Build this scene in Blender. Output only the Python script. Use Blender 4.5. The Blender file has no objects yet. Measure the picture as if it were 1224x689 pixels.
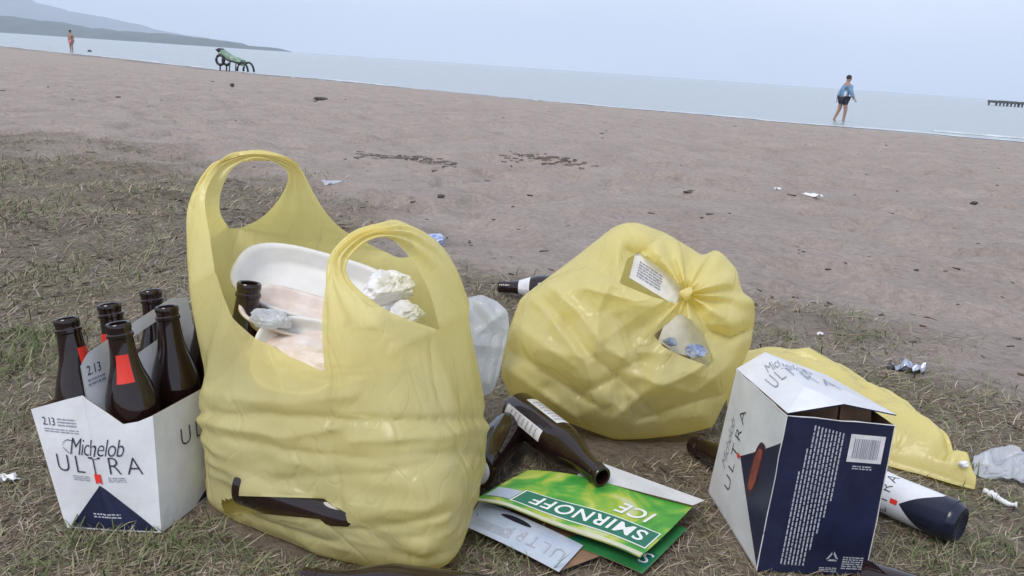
import bpy, bmesh, math, random
import numpy as np
from mathutils import Vector, Matrix
random.seed(7); rng = np.random.default_rng(7)
sc = bpy.context.scene
COL = sc.collection
# ------------------------------------------------------------------ camera
PW, PH, FPX, CH = 1224, 689, 980.0, 0.53
ROLL = math.atan2(59, 874)
PITCH = math.atan((344.5 - (62 + 262 * 59 / 874)) * math.cos(ROLL) / FPX)
FW = np.array([0, math.cos(PITCH), -math.sin(PITCH)])
R0 = np.array([1.0, 0, 0]); U0 = np.cross(R0, FW)
CR, SR = math.cos(ROLL), math.sin(ROLL)
RT = R0 * CR + U0 * SR; UP = -R0 * SR + U0 * CR
CAM = np.array([0, 0, CH])
camd = bpy.data.cameras.new('camera'); cam = bpy.data.objects.new('camera', camd); COL.objects.link(cam)
camd.sensor_fit = 'HORIZONTAL'; camd.sensor_width = 36.0; camd.lens = 36.0 * FPX / PW
camd.clip_start = 0.05; camd.clip_end = 30000
m = Matrix(((RT[0], UP[0], -FW[0], 0), (RT[1], UP[1], -FW[1], 0), (RT[2], UP[2], -FW[2], CH), (0, 0, 0, 1)))
cam.matrix_world = m
sc.camera = cam
# ------------------------------------------------------------------ sky, sun, exposure
SUN_EL, SUN_AZ = math.radians(52), math.radians(-150)      # behind the camera, to the left, veiled by cloud
w = bpy.data.worlds.new('World'); sc.world = w; w.use_nodes = True
nt = w.node_tree; nt.nodes.clear()
N = nt.nodes.new
out = N('ShaderNodeOutputWorld'); bg = N('ShaderNodeBackground'); bg.inputs['Strength'].default_value = 0.108
sky = N('ShaderNodeTexSky'); sky.sky_type = 'NISHITA'; sky.sun_disc = False
sky.sun_elevation = SUN_EL; sky.sun_rotation = SUN_AZ; sky.dust_density = 2.0; sky.air_density = 1.0
tc = N('ShaderNodeTexCoord'); mp = N('ShaderNodeMapping'); mp.inputs['Scale'].default_value = (1.2, 1.2, 4.0)
nz = N('ShaderNodeTexNoise'); nz.inputs['Scale'].default_value = 1.6; nz.inputs['Detail'].default_value = 5; nz.inputs['Roughness'].default_value = 0.5
rp = N('ShaderNodeValToRGB')
rp.color_ramp.elements[0].position = 0.3; rp.color_ramp.elements[0].color = (0.49, 0.56, 0.715, 1)
rp.color_ramp.elements[1].position = 0.72; rp.color_ramp.elements[1].color = (0.64, 0.69, 0.80, 1)
sc10 = N('ShaderNodeVectorMath'); sc10.operation = 'SCALE'; sc10.inputs['Scale'].default_value = 10.5
mix = N('ShaderNodeMix'); mix.data_type = 'RGBA'; mix.inputs[0].default_value = 0.88
L = nt.links.new
L(tc.outputs['Generated'], mp.inputs['Vector']); L(mp.outputs['Vector'], nz.inputs['Vector']); L(nz.outputs['Fac'], rp.inputs['Fac'])
L(rp.outputs['Color'], sc10.inputs[0]); L(sky.outputs['Color'], mix.inputs[6]); L(sc10.outputs['Vector'], mix.inputs[7])
L(mix.outputs[2], bg.inputs['Color']); L(bg.outputs['Background'], out.inputs['Surface'])
sund = bpy.data.lights.new('sun', 'SUN'); sund.energy = 1.5; sund.angle = math.radians(26); sund.color = (1.0, 0.95, 0.88)
sun = bpy.data.objects.new('sun', sund); COL.objects.link(sun)
sd = Vector((math.cos(SUN_EL) * math.sin(SUN_AZ), math.cos(SUN_EL) * math.cos(SUN_AZ), math.sin(SUN_EL)))
sun.rotation_euler = sd.to_track_quat('Z', 'Y').to_euler(); sun.location = (-3, -3, 6)
vs = sc.view_settings; vs.view_transform = 'Standard'; vs.look = 'None'; vs.exposure = 0.36; vs.gamma = 1.0; vs.use_curve_mapping = False
sc.cycles.use_denoising = True; sc.cycles.max_bounces = 7; sc.cycles.diffuse_bounces = 3; sc.cycles.glossy_bounces = 3; sc.cycles.transparent_max_bounces = 12
sc.cycles.volume_bounces = 2

# ------------------------------------------------------------------ pixel helpers
WATER = -0.68
def ray(x, y): return FW + RT * ((x - 612) / FPX) - UP * ((y - 344.5) / FPX)
def gz(x, y, z=0.0):
    r = ray(x, y); return CAM + r * ((z - CH) / r[2])
def gy(x, y, Y):
    r = ray(x, y); return CAM + r * (Y / r[1])
def pr(p):
    q = np.asarray(p, float) - CAM; d = q @ FW
    return np.stack([612 + FPX * (q @ RT) / d, 344.5 - FPX * (q @ UP) / d], -1)
SHX = np.array([-400, -90, -48, -28, -14, -7, -1, 4, 8, 11, 13.5, 15.5, 40, 400.])
SHY = np.array([330, 112, 76, 57, 43, 38.5, 34, 30.6, 28.4, 27, 26, 25.2, 16, -110.])
def shore_y(x): return np.interp(x, SHX, SHY)
# ------------------------------------------------------------------ noise
def _hash(i, j, k, s):
    h = (i.astype(np.int64) * 374761393 + j.astype(np.int64) * 668265263 + k.astype(np.int64) * 2147483647 + s * 974634777) & 0xFFFFFFFF
    h = ((h ^ (h >> 13)) * 1274126177) & 0xFFFFFFFF
    h = ((h ^ (h >> 16)) * 2246822519) & 0xFFFFFFFF
    return ((h ^ (h >> 15)) & 0xFFFF) / 32767.5 - 1.0
def vnoise(P, f, s=0):
    P = np.asarray(P, float) * f
    if P.shape[-1] == 2: P = np.concatenate([P, np.zeros(P.shape[:-1] + (1,))], -1)
    I = np.floor(P).astype(np.int64); t = P - I; t = t * t * (3 - 2 * t)
    r = 0
    for a in (0, 1):
        for b in (0, 1):
            for c in (0, 1):
                wgt = (t[..., 0] if a else 1 - t[..., 0]) * (t[..., 1] if b else 1 - t[..., 1]) * (t[..., 2] if c else 1 - t[..., 2])
                r = r + wgt * _hash(I[..., 0] + a, I[..., 1] + b, I[..., 2] + c, s)
    return r
def facets(P, cell, seed, dims=None):
    """crumple relief: distance to the nearest of scattered points, ridges where cells meet; about -0.5 .. 0.5"""
    sh = P.shape[:-1]; Q = np.asarray(P, float).reshape(-1, P.shape[-1]) / cell
    I = np.floor(Q).astype(np.int64); best = np.full(len(Q), 9.0); D = Q.shape[1]
    import itertools
    for o in itertools.product((-1, 0, 1), repeat=D):
        J = I + np.array(o); z = J[:, 2] if D == 3 else np.zeros(len(J), np.int64); d2 = 0
        for k in range(D): d2 = d2 + (J[:, k] + 0.5 + 0.48 * _hash(J[:, 0], J[:, 1], z, seed + 7 * k) - Q[:, k]) ** 2
        best = np.minimum(best, d2)
    return (np.sqrt(best) - 0.5).reshape(sh)
def sstep(a, b, x):
    t = np.clip((x - a) / (b - a), 0, 1); return t * t * (3 - 2 * t)
# grass edge: pixels of the photograph carried to the ground, kept as bearing -> distance
GE = np.array([gz(*p)[:2] for p in [(0, 140), (110, 153), (250, 190), (420, 245), (520, 268), (650, 300), (760, 322), (900, 362), (1050, 396), (1224, 440)]])
GE_A = GE[:, 0] / GE[:, 1]; GE_Y = GE[:, 1]
def grass_mask(x, y):
    a = x / np.maximum(y, 0.05)
    ym = np.interp(a, GE_A, GE_Y)
    n = vnoise(np.stack([x, y], -1), 1.7, 3) * 0.5 + vnoise(np.stack([x, y], -1), 5.0, 4) * 0.35
    return sstep(1.12, 0.72, y / ym + n * 0.36)
def ground_z(x, y):
    x = np.asarray(x, float); y = np.asarray(y, float)
    sy = shore_y(x)
    t = (y - 1.7) / np.maximum(sy - 1.7, 3)
    z = WATER * np.clip(t, 0, 1) - 0.5 * np.clip(t - 1, 0, 4)
    r = np.hypot(x, y); P = np.stack([x, y], -1)
    far = sstep(1.5, 3.0, r) * (1 - sstep(25, 60, r)) * (1 - 0.8 * sstep(0.93, 1.0, t))
    gm = grass_mask(x, y)
    n1 = vnoise(P, 1.3, 11) * 0.022 + vnoise(P, 3.7, 12) * 0.016
    pit = vnoise(P, 5.5, 13); pit = -np.maximum(pit - 0.1, 0) * 0.085 + np.maximum(vnoise(P, 4.0, 18) - 0.35, 0) * 0.05
    n2 = vnoise(P, 12, 14) * 0.006 + vnoise(P, 26, 16) * 0.003
    z = z + far * (n1 + pit * (1 - 0.7 * gm) + n2)
    near = (1 - sstep(1.5, 3.0, r)) * (0.3 + 0.7 * sstep(0.5, 0.75, r) * 0.5)
    z = z + near * (vnoise(P, 18, 15) * 0.003 + vnoise(P, 55, 17) * 0.0025 - 0.003)
    return z
def ground_at(px, py):
    p = gz(px, py, 0.0); z = 0.0
    for _ in range(25):
        z = 0.5 * z + 0.5 * float(ground_z(p[0], p[1])); p = gz(px, py, min(z, CH - 0.02))
    return p
# ------------------------------------------------------------------ object helpers
def tag(o, label=None, cat=None, group=None, kind=None):
    if label: o['label'] = label
    if cat: o['category'] = cat
    if group: o['group'] = group
    if kind: o['kind'] = kind
    return o
def mesh(name, V, Fc, mat, parent=None, smooth=False, mats=None, midx=None, sharp=None):
    me = bpy.data.meshes.new(name)
    me.from_pydata([tuple(map(float, v)) for v in V], [], [tuple(int(i) for i in f) for f in Fc])
    me.validate()
    if mats:
        for q in mats: me.materials.append(q)
        if midx is not None and len(midx) == len(me.polygons): me.polygons.foreach_set('material_index', midx)
    elif mat: me.materials.append(mat)
    if smooth:
        me.polygons.foreach_set('use_smooth', [True] * len(me.polygons))
        if sharp: me.set_sharp_from_angle(angle=math.radians(sharp))
    o = bpy.data.objects.new(name, me); COL.objects.link(o)
    if parent: adopt(o, parent)
    return o
def adopt(o, parent):
    o.parent = parent
    b = parent.matrix_basis.inverted()
    p = parent.parent
    while p is not None:
        b = b @ parent.matrix_parent_inverse.inverted() @ p.matrix_basis.inverted(); parent = p; p = p.parent
    o.matrix_parent_inverse = b
def empty(name, loc, label, cat, group=None):
    o = bpy.data.objects.new(name, None); COL.objects.link(o); o.location = tuple(map(float, loc)); o.empty_display_size = 0.05
    o.matrix_basis = Matrix.Translation(Vector(tuple(map(float, loc))))
    return tag(o, label, cat, group)
def box(c, s):
    x, y, z = np.array(s) / 2.0
    V = np.array([[-x, -y, -z], [x, -y, -z], [x, y, -z], [-x, y, -z], [-x, -y, z], [x, -y, z], [x, y, z], [-x, y, z]]) + np.array(c)
    return V, [(0, 3, 2, 1), (4, 5, 6, 7), (0, 1, 5, 4), (1, 2, 6, 5), (2, 3, 7, 6), (3, 0, 4, 7)]
def merge(parts):
    V, Fc, o = [], [], 0
    for v, f in parts:
        V.append(np.asarray(v, float)); Fc += [tuple(i + o for i in q) for q in f]; o += len(v)
    return np.concatenate(V), Fc
def tube(pts, r, n=8, closed=False):
    pts = np.asarray(pts, float); M = len(pts); r = np.broadcast_to(np.asarray(r, float), (M,))
    V, Fc = [], []
    for i in range(M):
        a = pts[(i - 1) % M] if (closed or i > 0) else pts[i]; b = pts[(i + 1) % M] if (closed or i < M - 1) else pts[i]
        t = b - a; t = t / (np.linalg.norm(t) + 1e-12)
        h = np.array([0, 0, 1.]) if abs(t[2]) < 0.9 else np.array([1., 0, 0])
        u = np.cross(t, h); u /= np.linalg.norm(u); v = np.cross(t, u)
        for k in range(n):
            th = 2 * math.pi * k / n; V.append(pts[i] + r[i] * (u * math.cos(th) + v * math.sin(th)))
    for i in range(M if closed else M - 1):
        for k in range(n):
            a = i * n + k; b = i * n + (k + 1) % n; c = ((i + 1) % M) * n
            Fc.append((a, b, c + (k + 1) % n, c + k))
    if not closed: Fc += [tuple(range(n - 1, -1, -1)), tuple((M - 1) * n + k for k in range(n))]
    return np.array(V), Fc
def lathe(prof, n=40):
    V, Fc = [], []
    for r, z in prof:
        for k in range(n):
            th = 2 * math.pi * k / n; V.append((r * math.cos(th), r * math.sin(th), z))
    for i in range(len(prof) - 1):
        for k in range(n): Fc.append((i * n + k, i * n + (k + 1) % n, (i + 1) * n + (k + 1) % n, (i + 1) * n + k))
    return np.array(V), Fc
def crom(P, n, closed=False, byindex=False):
    P = np.asarray(P, float); M = len(P)
    if not closed: Q = np.vstack([2 * P[0] - P[1], P, 2 * P[-1] - P[-2]]); segs = M - 1
    else: Q = np.vstack([P[-1], P, P[0], P[1]]); segs = M
    dense = []
    for i in range(segs):
        p0, p1, p2, p3 = Q[i], Q[i + 1], Q[i + 2], Q[i + 3]
        for t in np.linspace(0, 1, 24, endpoint=False):
            dense.append(0.5 * (2 * p1 + (p2 - p0) * t + (2 * p0 - 5 * p1 + 4 * p2 - p3) * t * t + (3 * p1 - p0 - 3 * p2 + p3) * t ** 3))
    dense.append(P[0] if closed else P[-1]); dense = np.array(dense)
    s = np.arange(len(dense)) * 1.0 if byindex else np.r_[0, np.cumsum(np.linalg.norm(np.diff(dense, axis=0), axis=1))]
    u = np.linspace(0, s[-1], n + 1)[:-1] if closed else np.linspace(0, s[-1], n)
    return np.stack([np.interp(u, s, dense[:, k]) for k in range(P.shape[1])], -1)
# ------------------------------------------------------------------ materials
def lin(c): return tuple(((v / 255) / 12.92 if v / 255 <= 0.04045 else ((v / 255 + 0.055) / 1.055) ** 2.4) for v in c)
def mat(name, col, rough=0.6, spec=0.5, metal=0.0, var=0.0, vscale=30.0, bump=0.0, bscale=80.0, bdist=0.002, col2=None, coords='Object', trans=0.0):
    mt = bpy.data.materials.new(name); mt.use_nodes = True; t = mt.node_tree; b = t.nodes['Principled BSDF']
    b.inputs['Base Color'].default_value = (*col, 1); b.inputs['Roughness'].default_value = rough; b.inputs['Metallic'].default_value = metal
    b.inputs['Specular IOR Level'].default_value = spec; b.inputs['Transmission Weight'].default_value = trans
    co = t.nodes.new('ShaderNodeTexCoord')
    if var > 0 or col2:
        n = t.nodes.new('ShaderNodeTexNoise'); n.inputs['Scale'].default_value = vscale; n.inputs['Detail'].default_value = 6; n.inputs['Roughness'].default_value = 0.65
        r = t.nodes.new('ShaderNodeValToRGB'); r.color_ramp.elements[0].position = 0.32; r.color_ramp.elements[1].position = 0.68
        c2 = col2 if col2 else tuple(v * (1 - var) for v in col)
        r.color_ramp.elements[0].color = (*c2, 1); r.color_ramp.elements[1].color = (*(col if col2 else tuple(min(v * (1 + var * 0.4), 1) for v in col)), 1)
        t.links.new(co.outputs[coords], n.inputs['Vector']); t.links.new(n.outputs['Fac'], r.inputs['Fac']); t.links.new(r.outputs['Color'], b.inputs['Base Color'])
    if bump > 0:
        n2 = t.nodes.new('ShaderNodeTexNoise'); n2.inputs['Scale'].default_value = bscale; n2.inputs['Detail'].default_value = 5
        bp = t.nodes.new('ShaderNodeBump'); bp.inputs['Strength'].default_value = bump; bp.inputs['Distance'].default_value = bdist
        t.links.new(co.outputs[coords], n2.inputs['Vector']); t.links.new(n2.outputs['Fac'], bp.inputs['Height']); t.links.new(bp.outputs['Normal'], b.inputs['Normal'])
    return mt
def film(name, col, tcol, transl=0.45, transp=0.16, rough=0.32, bump=0.35, bscale=45):
    """thin plastic film: diffuse + translucent + a clear share, fine crinkle as bump"""
    mt = bpy.data.materials.new(name); mt.use_nodes = True; t = mt.node_tree; b = t.nodes['Principled BSDF']; o = t.nodes['Material Output']
    co = t.nodes.new('ShaderNodeTexCoord')
    n = t.nodes.new('ShaderNodeTexNoise'); n.inputs['Scale'].default_value = 9; n.inputs['Detail'].default_value = 3
    r = t.nodes.new('ShaderNodeValToRGB'); r.color_ramp.elements[0].position = 0.3; r.color_ramp.elements[1].position = 0.7
    r.color_ramp.elements[0].color = (*[v * 0.9 for v in col], 1); r.color_ramp.elements[1].color = (*col, 1)
    t.links.new(co.outputs['Object'], n.inputs['Vector']); t.links.new(n.outputs['Fac'], r.inputs['Fac']); t.links.new(r.outputs['Color'], b.inputs['Base Color'])
    b.inputs['Roughness'].default_value = rough; b.inputs['Specular IOR Level'].default_value = 0.5
    mp = t.nodes.new('ShaderNodeMapping'); mp.inputs['Scale'].default_value = (1, 1, 0.45)
    wn = t.nodes.new('ShaderNodeTexNoise'); wn.inputs['Scale'].default_value = 12; wn.inputs['Detail'].default_value = 2
    wm_ = t.nodes.new('ShaderNodeMix'); wm_.data_type = 'VECTOR'; wm_.inputs[0].default_value = 0.02
    t.links.new(co.outputs['Object'], mp.inputs['Vector']); t.links.new(co.outputs['Object'], wn.inputs['Vector']); t.links.new(mp.outputs['Vector'], wm_.inputs[4]); t.links.new(wn.outputs['Color'], wm_.inputs[5])
    prev = None
    # creases: narrow grooves along the level lines of slow noise, at three sizes, over smooth film
    for sc_v, wdt, ds in ((bscale * 0.16, 0.030, 0.035), (bscale * 0.42, 0.040, 0.013), (bscale * 1.1, 0.06, 0.004)):
        vo = t.nodes.new('ShaderNodeTexNoise'); vo.inputs['Scale'].default_value = sc_v; vo.inputs['Detail'].default_value = 0.0; vo.inputs['Distortion'].default_value = 0.0; t.links.new(wm_.outputs[1], vo.inputs['Vector'])
        s1 = t.nodes.new('ShaderNodeMath'); s1.operation = 'SUBTRACT'; s1.inputs[1].default_value = 0.5; t.links.new(vo.outputs['Fac'], s1.inputs[0])
        s2 = t.nodes.new('ShaderNodeMath'); s2.operation = 'ABSOLUTE'; t.links.new(s1.outputs[0], s2.inputs[0])
        s3 = t.nodes.new('ShaderNodeMath'); s3.operation = 'MINIMUM'; s3.inputs[1].default_value = wdt; t.links.new(s2.outputs[0], s3.inputs[0])
        bp = t.nodes.new('ShaderNodeBump'); bp.inputs['Strength'].default_value = bump; bp.inputs['Distance'].default_value = ds * 3.0
        t.links.new(s3.outputs[0], bp.inputs['Height'])
        if prev: t.links.new(prev.outputs[0], bp.inputs['Normal'])
        prev = bp
    t.links.new(bp.outputs['Normal'], b.inputs['Normal'])
    tr = t.nodes.new('ShaderNodeBsdfTranslucent'); tr.inputs['Color'].default_value = (*tcol, 1); t.links.new(bp.outputs['Normal'], tr.inputs['Normal'])
    tp = t.nodes.new('ShaderNodeBsdfTransparent'); tp.inputs['Color'].default_value = (*[min(1, 0.25 + 0.75 * v) for v in tcol], 1)
    m1 = t.nodes.new('ShaderNodeMixShader'); m1.inputs[0].default_value = transl
    m2 = t.nodes.new('ShaderNodeMixShader'); m2.inputs[0].default_value = transp
    t.links.new(b.outputs[0], m1.inputs[1]); t.links.new(tr.outputs[0], m1.inputs[2]); t.links.new(m1.outputs[0], m2.inputs[1]); t.links.new(tp.outputs[0], m2.inputs[2])
    t.links.new(m2.outputs[0], o.inputs['Surface'])
    return mt
M = {}
M['yellow'] = film('yellow_film', (0.93, 0.855, 0.42), (1.0, 0.87, 0.30), 0.42, 0.18, rough=0.24, bump=0.42)
M['clear'] = film('clear_film', (0.82, 0.85, 0.90), (0.88, 0.90, 0.94), 0.4, 0.36, rough=0.18, bump=0.7)
M['amber'] = mat('amber_glass', (0.016, 0.0075, 0.0065), 0.05, 0.6, bump=0.03, bscale=25, bdist=0.001)
M['paper'] = mat('white_label', (0.72, 0.72, 0.74), 0.5, var=0.18, vscale=60, bump=0.1)
M['carton'] = mat('white_carton', (0.69, 0.70, 0.72), 0.42, var=0.16, vscale=14, bump=0.35, bscale=14, bdist=0.006)
M['kraft'] = mat('brown_board', (0.24, 0.145, 0.085), 0.8, var=0.3, vscale=40, bump=0.15)
M['navy'] = mat('navy_print', (0.016, 0.021, 0.060), 0.38, var=0.4, vscale=25, bump=0.3, bscale=14, bdist=0.005)
M['black'] = mat('black_print', (0.02, 0.02, 0.03), 0.4)
M['grey_ink'] = mat('grey_print', (0.25, 0.26, 0.33), 0.5)
M['ink_light'] = mat('pale_print', (0.48, 0.50, 0.56), 0.5, var=0.3, vscale=120)
M['red'] = mat('red_print', (0.72, 0.035, 0.02), 0.4)
M['foam'] = mat('white_foam', (0.74, 0.73, 0.73), 0.45, var=0.14, vscale=12)
M['foam_dirty'] = mat('stained_foam', (0.76, 0.71, 0.68), 0.5, col2=(0.60, 0.47, 0.41), vscale=26)
M['tissue'] = mat('tissue', (0.80, 0.80, 0.84), 0.9, var=0.12, vscale=40, bump=0.4)
M['foil_blue'] = mat('blue_white_wrapper', (0.62, 0.68, 0.82), 0.3, col2=(0.10, 0.17, 0.45), vscale=42)
M['silver'] = mat('silver_wrapper', (0.66, 0.68, 0.74), 0.25, metal=0.6, col2=(0.35, 0.38, 0.55), vscale=30)

# ------------------------------------------------------------------ sheet solver for films (springs + weak tether to the laid-out shape)
class Cloth:
    def __init__(self): self.V = []; self.n = 0; self.E = []; self.B = []; self.Q = []
    def add(self, P):
        i = np.arange(self.n, self.n + len(P)); self.V.append(np.asarray(P, float)); self.n += len(P); return i
    def grid(self, I, wrap=False, keep=None, sh=1.0, sv=1.0):
        """I: index array rows x cols; sh / sv: slack along rows / columns (arrays allowed)"""
        r, c = I.shape
        sh = np.broadcast_to(sh, I.shape); sv = np.broadcast_to(sv, I.shape)
        def e(a, b, s, bend=False): (self.B if bend else self.E).append((a.ravel(), b.ravel(), s.ravel()))
        J = np.roll(I, -1, 1) if wrap else None
        if wrap:
            e(I, J, sh); e(I, np.roll(I, -2, 1), sh, True); e(I, np.roll(I, -5, 1), sh, True)
            e(I[:-1], J[1:], (sh[:-1] + sv[:-1]) / 2); e(I[1:], J[:-1], (sh[:-1] + sv[:-1]) / 2)
            qa, qb, qc, qd = I[:-1], J[:-1], J[1:], I[1:]
        else:
            e(I[:, :-1], I[:, 1:], sh[:, :-1]); e(I[:, :-2], I[:, 2:], sh[:, :-2], True); e(I[:, :-5], I[:, 5:], sh[:, :-5], True)
            e(I[:-1, :-1], I[1:, 1:], ((sh + sv) / 2)[:-1, :-1]); e(I[1:, :-1], I[:-1, 1:], ((sh + sv) / 2)[:-1, :-1])
            qa, qb, qc, qd = I[:-1, :-1], I[:-1, 1:], I[1:, 1:], I[1:, :-1]
        e(I[:-1], I[1:], sv[:-1]); e(I[:-2], I[2:], sv[:-2], True)
        if r > 6: e(I[:-5], I[5:], sv[:-5], True)
        q = np.stack([qa.ravel(), qb.ravel(), qc.ravel(), qd.ravel()], -1)
        self.Q.append(q if keep is None else q[keep.ravel()])
    def solve(self, iters=220, tether=0.012, bend=0.25, noise=0.002, nfreq=30, floor=0.003, caps=(), pins=None, seed=1, thick=0.0015):
        V0 = np.concatenate(self.V); V = V0.copy(); n = self.n
        for k in range(3): V[:, k] += noise * vnoise(V0, nfreq, seed + k) + 0.5 * noise * vnoise(V0, nfreq * 2.3, seed + 10 + k)
        def pack(L):
            a = np.concatenate([x[0] for x in L]); b = np.concatenate([x[1] for x in L]); s = np.concatenate([x[2] for x in L])
            ok = a != b; a, b, s = a[ok], b[ok], s[ok]
            return a, b, np.linalg.norm(V0[a] - V0[b], axis=1) * s
        sets = [(*pack(self.E), 1.0), (*pack(self.B), bend)]
        cnt = np.full(n, 1e-9)
        for a, b, r, k in sets: cnt += k * (np.bincount(a, minlength=n) + np.bincount(b, minlength=n))
        free = np.ones(n) if pins is None else 1.0 - pins
        for it in range(iters):
            D = np.zeros((n, 3))
            for a, b, r, k in sets:
                d = V[b] - V[a]; l = np.linalg.norm(d, axis=1) + 1e-9
                c = d * (k * 0.5 * (l - r) / l)[:, None]
                for q in range(3): D[:, q] += np.bincount(a, c[:, q], n) - np.bincount(b, c[:, q], n)
            V += free[:, None] * (1.6 * D / cnt[:, None] * 1.5)
            V += ((tether * free + 0.3 * (1 - free)))[:, None] * (V0 - V)
            for (p, q, rad) in caps:
                ax = q - p; t = np.clip(((V - p) @ ax) / (ax @ ax), 0, 1); nr = p + t[:, None] * ax; d = V - nr; l = np.linalg.norm(d, axis=1) + 1e-9
                h = l < rad + thick
                V[h] = nr[h] + d[h] / l[h][:, None] * (rad + thick)
            fl = floor(V[:, 0], V[:, 1]) if callable(floor) else floor
            V[:, 2] = np.maximum(V[:, 2], fl)
        self.R = V; return V
    def build(self, name, mt, parent=None, drop=None):
        Q = np.concatenate(self.Q)
        if drop is not None: Q = Q[~drop[Q].any(1)]
        Fc = []
        for q in Q:
            f = [q[0]]
            for i in q[1:]:
                if i != f[-1] and i != f[0]: f.append(i)
            if len(f) >= 3: Fc.append(f)
        return mesh(name, self.R, Fc, mt, parent, smooth=True)
# ------------------------------------------------------------------ printed matter
_tc = {}
def text2d(s, shear=0.0, off=0.0, space=1.0):
    key = (s, shear, off, space)
    if key in _tc: return _tc[key]
    cu = bpy.data.curves.new('t', 'FONT'); cu.body = s; cu.shear = shear; cu.offset = off; cu.space_character = space; cu.resolution_u = 4; cu.fill_mode = 'BOTH'
    o = bpy.data.objects.new('t', cu); COL.objects.link(o); dg = bpy.context.evaluated_depsgraph_get(); dg.update()
    me = bpy.data.meshes.new_from_object(o.evaluated_get(dg))
    V = np.array([v.co[:2] for v in me.vertices]); Fc = [tuple(p.vertices) for p in me.polygons]
    bpy.data.objects.remove(o); bpy.data.meshes.remove(me)
    V = V - V.min(0); V = V / V[:, 0].max()            # width 1, height in proportion
    _tc[key] = (V, Fc); return V, Fc
def fit(V, u0, v0, wd, ht=None, rot=0.0):
    V = V.copy(); h = V[:, 1].max(); V[:, 0] *= wd; V[:, 1] *= (ht / h if ht else wd)
    c, s = math.cos(rot), math.sin(rot)
    return np.stack([u0 + V[:, 0] * c - V[:, 1] * s, v0 + V[:, 0] * s + V[:, 1] * c], -1)
def quad_surf(p00, p10, p11, p01, flip=False):
    """surface in metres: u along p00->p10, v along p00->p01"""
    P = [np.asarray(p, float) for p in (p00, p10, p11, p01)]
    lu = np.linalg.norm(P[1] - P[0]); lv = np.linalg.norm(P[3] - P[0])
    n = np.cross(P[1] - P[0], P[3] - P[0]); n = n / np.linalg.norm(n) * (-1 if flip else 1)
    def f(UV, off):
        a = UV[:, :1] / lu; b = UV[:, 1:2] / lv
        return P[0] * (1 - a) * (1 - b) + P[1] * a * (1 - b) + P[2] * a * b + P[3] * (1 - a) * b + n * off
    f.lu, f.lv = lu, lv
    return f
def decal(name, V2, Fc, surf, mt, parent, off=0.0005): return mesh(name, surf(np.asarray(V2, float), off), Fc, mt, parent)
def rects(L):
    return merge([(np.array([[a, b], [c, b], [c, d], [a, d]], float), [(0, 1, 2, 3)]) for a, b, c, d in L])
def dashes(u0, u1, v0, v1, rows, seed, fill=0.55, along='u'):
    r = random.Random(seed); L = []
    h = (v1 - v0) / rows
    for i in range(rows):
        u = u0
        while u < u1:
            wd = r.uniform(0.002, 0.007); e = min(u + wd, u1)
            L.append((u, v0 + i * h, e, v0 + i * h + h * fill)); u = e + r.uniform(0.0007, 0.0015)
    return L
def board(name, quad, mt_out, mt_in, parent, t=0.0006, nu=1, nv=1, bulge=None):
    """a card panel with both skins: quad corners, outer normal by p00->p10 x p00->p01"""
    f = quad_surf(*quad)
    U, Vv = np.meshgrid(np.linspace(0, f.lu, nu + 1), np.linspace(0, f.lv, nv + 1)); uv = np.stack([U.ravel(), Vv.ravel()], -1)
    n = len(uv); A = f(uv, 0.0); B = f(uv, -t)
    I = np.arange(n).reshape(nv + 1, nu + 1)
    Fc = []; mi = []
    for j in range(nv):
        for i in range(nu):
            q = (I[j, i], I[j, i + 1], I[j + 1, i + 1], I[j + 1, i]); Fc.append(q); mi.append(0)
            Fc.append(tuple(k + n for k in q[::-1])); mi.append(1)
    rim = list(I[0, :]) + list(I[1:, -1]) + list(I[-1, -2::-1]) + list(I[-2:0:-1, 0])
    for k in range(len(rim)):
        a, b = rim[k], rim[(k + 1) % len(rim)]; Fc.append((a, a + n, b + n, b)); mi.append(1)
    Vt = np.concatenate([A, B])
    if bulge is not None: Vt = bulge(Vt)
    return mesh(name, Vt, Fc, None, parent, mats=[mt_out, mt_in], midx=mi)
# ================================================================== SETTING
# ---- beach ground: one sheet, fine towards the camera's bearing, coarse behind
th = np.concatenate([np.radians(np.linspace(-46, 46, 330)), np.radians(np.linspace(46, 314, 60))[1:-1]])
rr = np.concatenate([0.12 * (40 / 0.12) ** (np.linspace(0, 1, 640)), [44, 50, 58, 68, 80, 95, 120, 160, 220, 320, 500, 900, 1600, 2600]])
TH, RR = np.meshgrid(th, rr); gx = RR * np.sin(TH); gyy = RR * np.cos(TH)
gzz = ground_z(gx, gyy)
nT = len(th); nR = len(rr)
I = np.arange(nT * nR).reshape(nR, nT); J = np.roll(I, -1, 1)
Fg = np.stack([I[:-1].ravel(), I[1:].ravel(), J[1:].ravel(), J[:-1].ravel()], -1)
me = bpy.data.meshes.new('beach_ground')
Vg = np.stack([gx.ravel(), gyy.ravel(), gzz.ravel()], -1); nv = len(Vg)
Vg = np.vstack([Vg, [[0, 0, float(ground_z(0, 0.01))]]])
me.vertices.add(len(Vg)); me.vertices.foreach_set('co', Vg.ravel())
tri = np.stack([np.full(nT, nv), I[0], J[0]], -1)
loops = np.concatenate([Fg.ravel(), tri.ravel()])
me.loops.add(len(loops)); me.loops.foreach_set('vertex_index', loops)
nf = len(Fg) + len(tri); me.polygons.add(nf)
me.polygons.foreach_set('loop_start', np.concatenate([np.arange(len(Fg)) * 4, len(Fg) * 4 + np.arange(len(tri)) * 3]))
me.polygons.foreach_set('use_smooth', np.ones(nf, bool))
me.update(calc_edges=True); me.validate()
at = me.attributes.new('turf', 'FLOAT', 'POINT'); at.data.foreach_set('value', grass_mask(Vg[:, 0], Vg[:, 1]).astype(np.float32))
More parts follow.
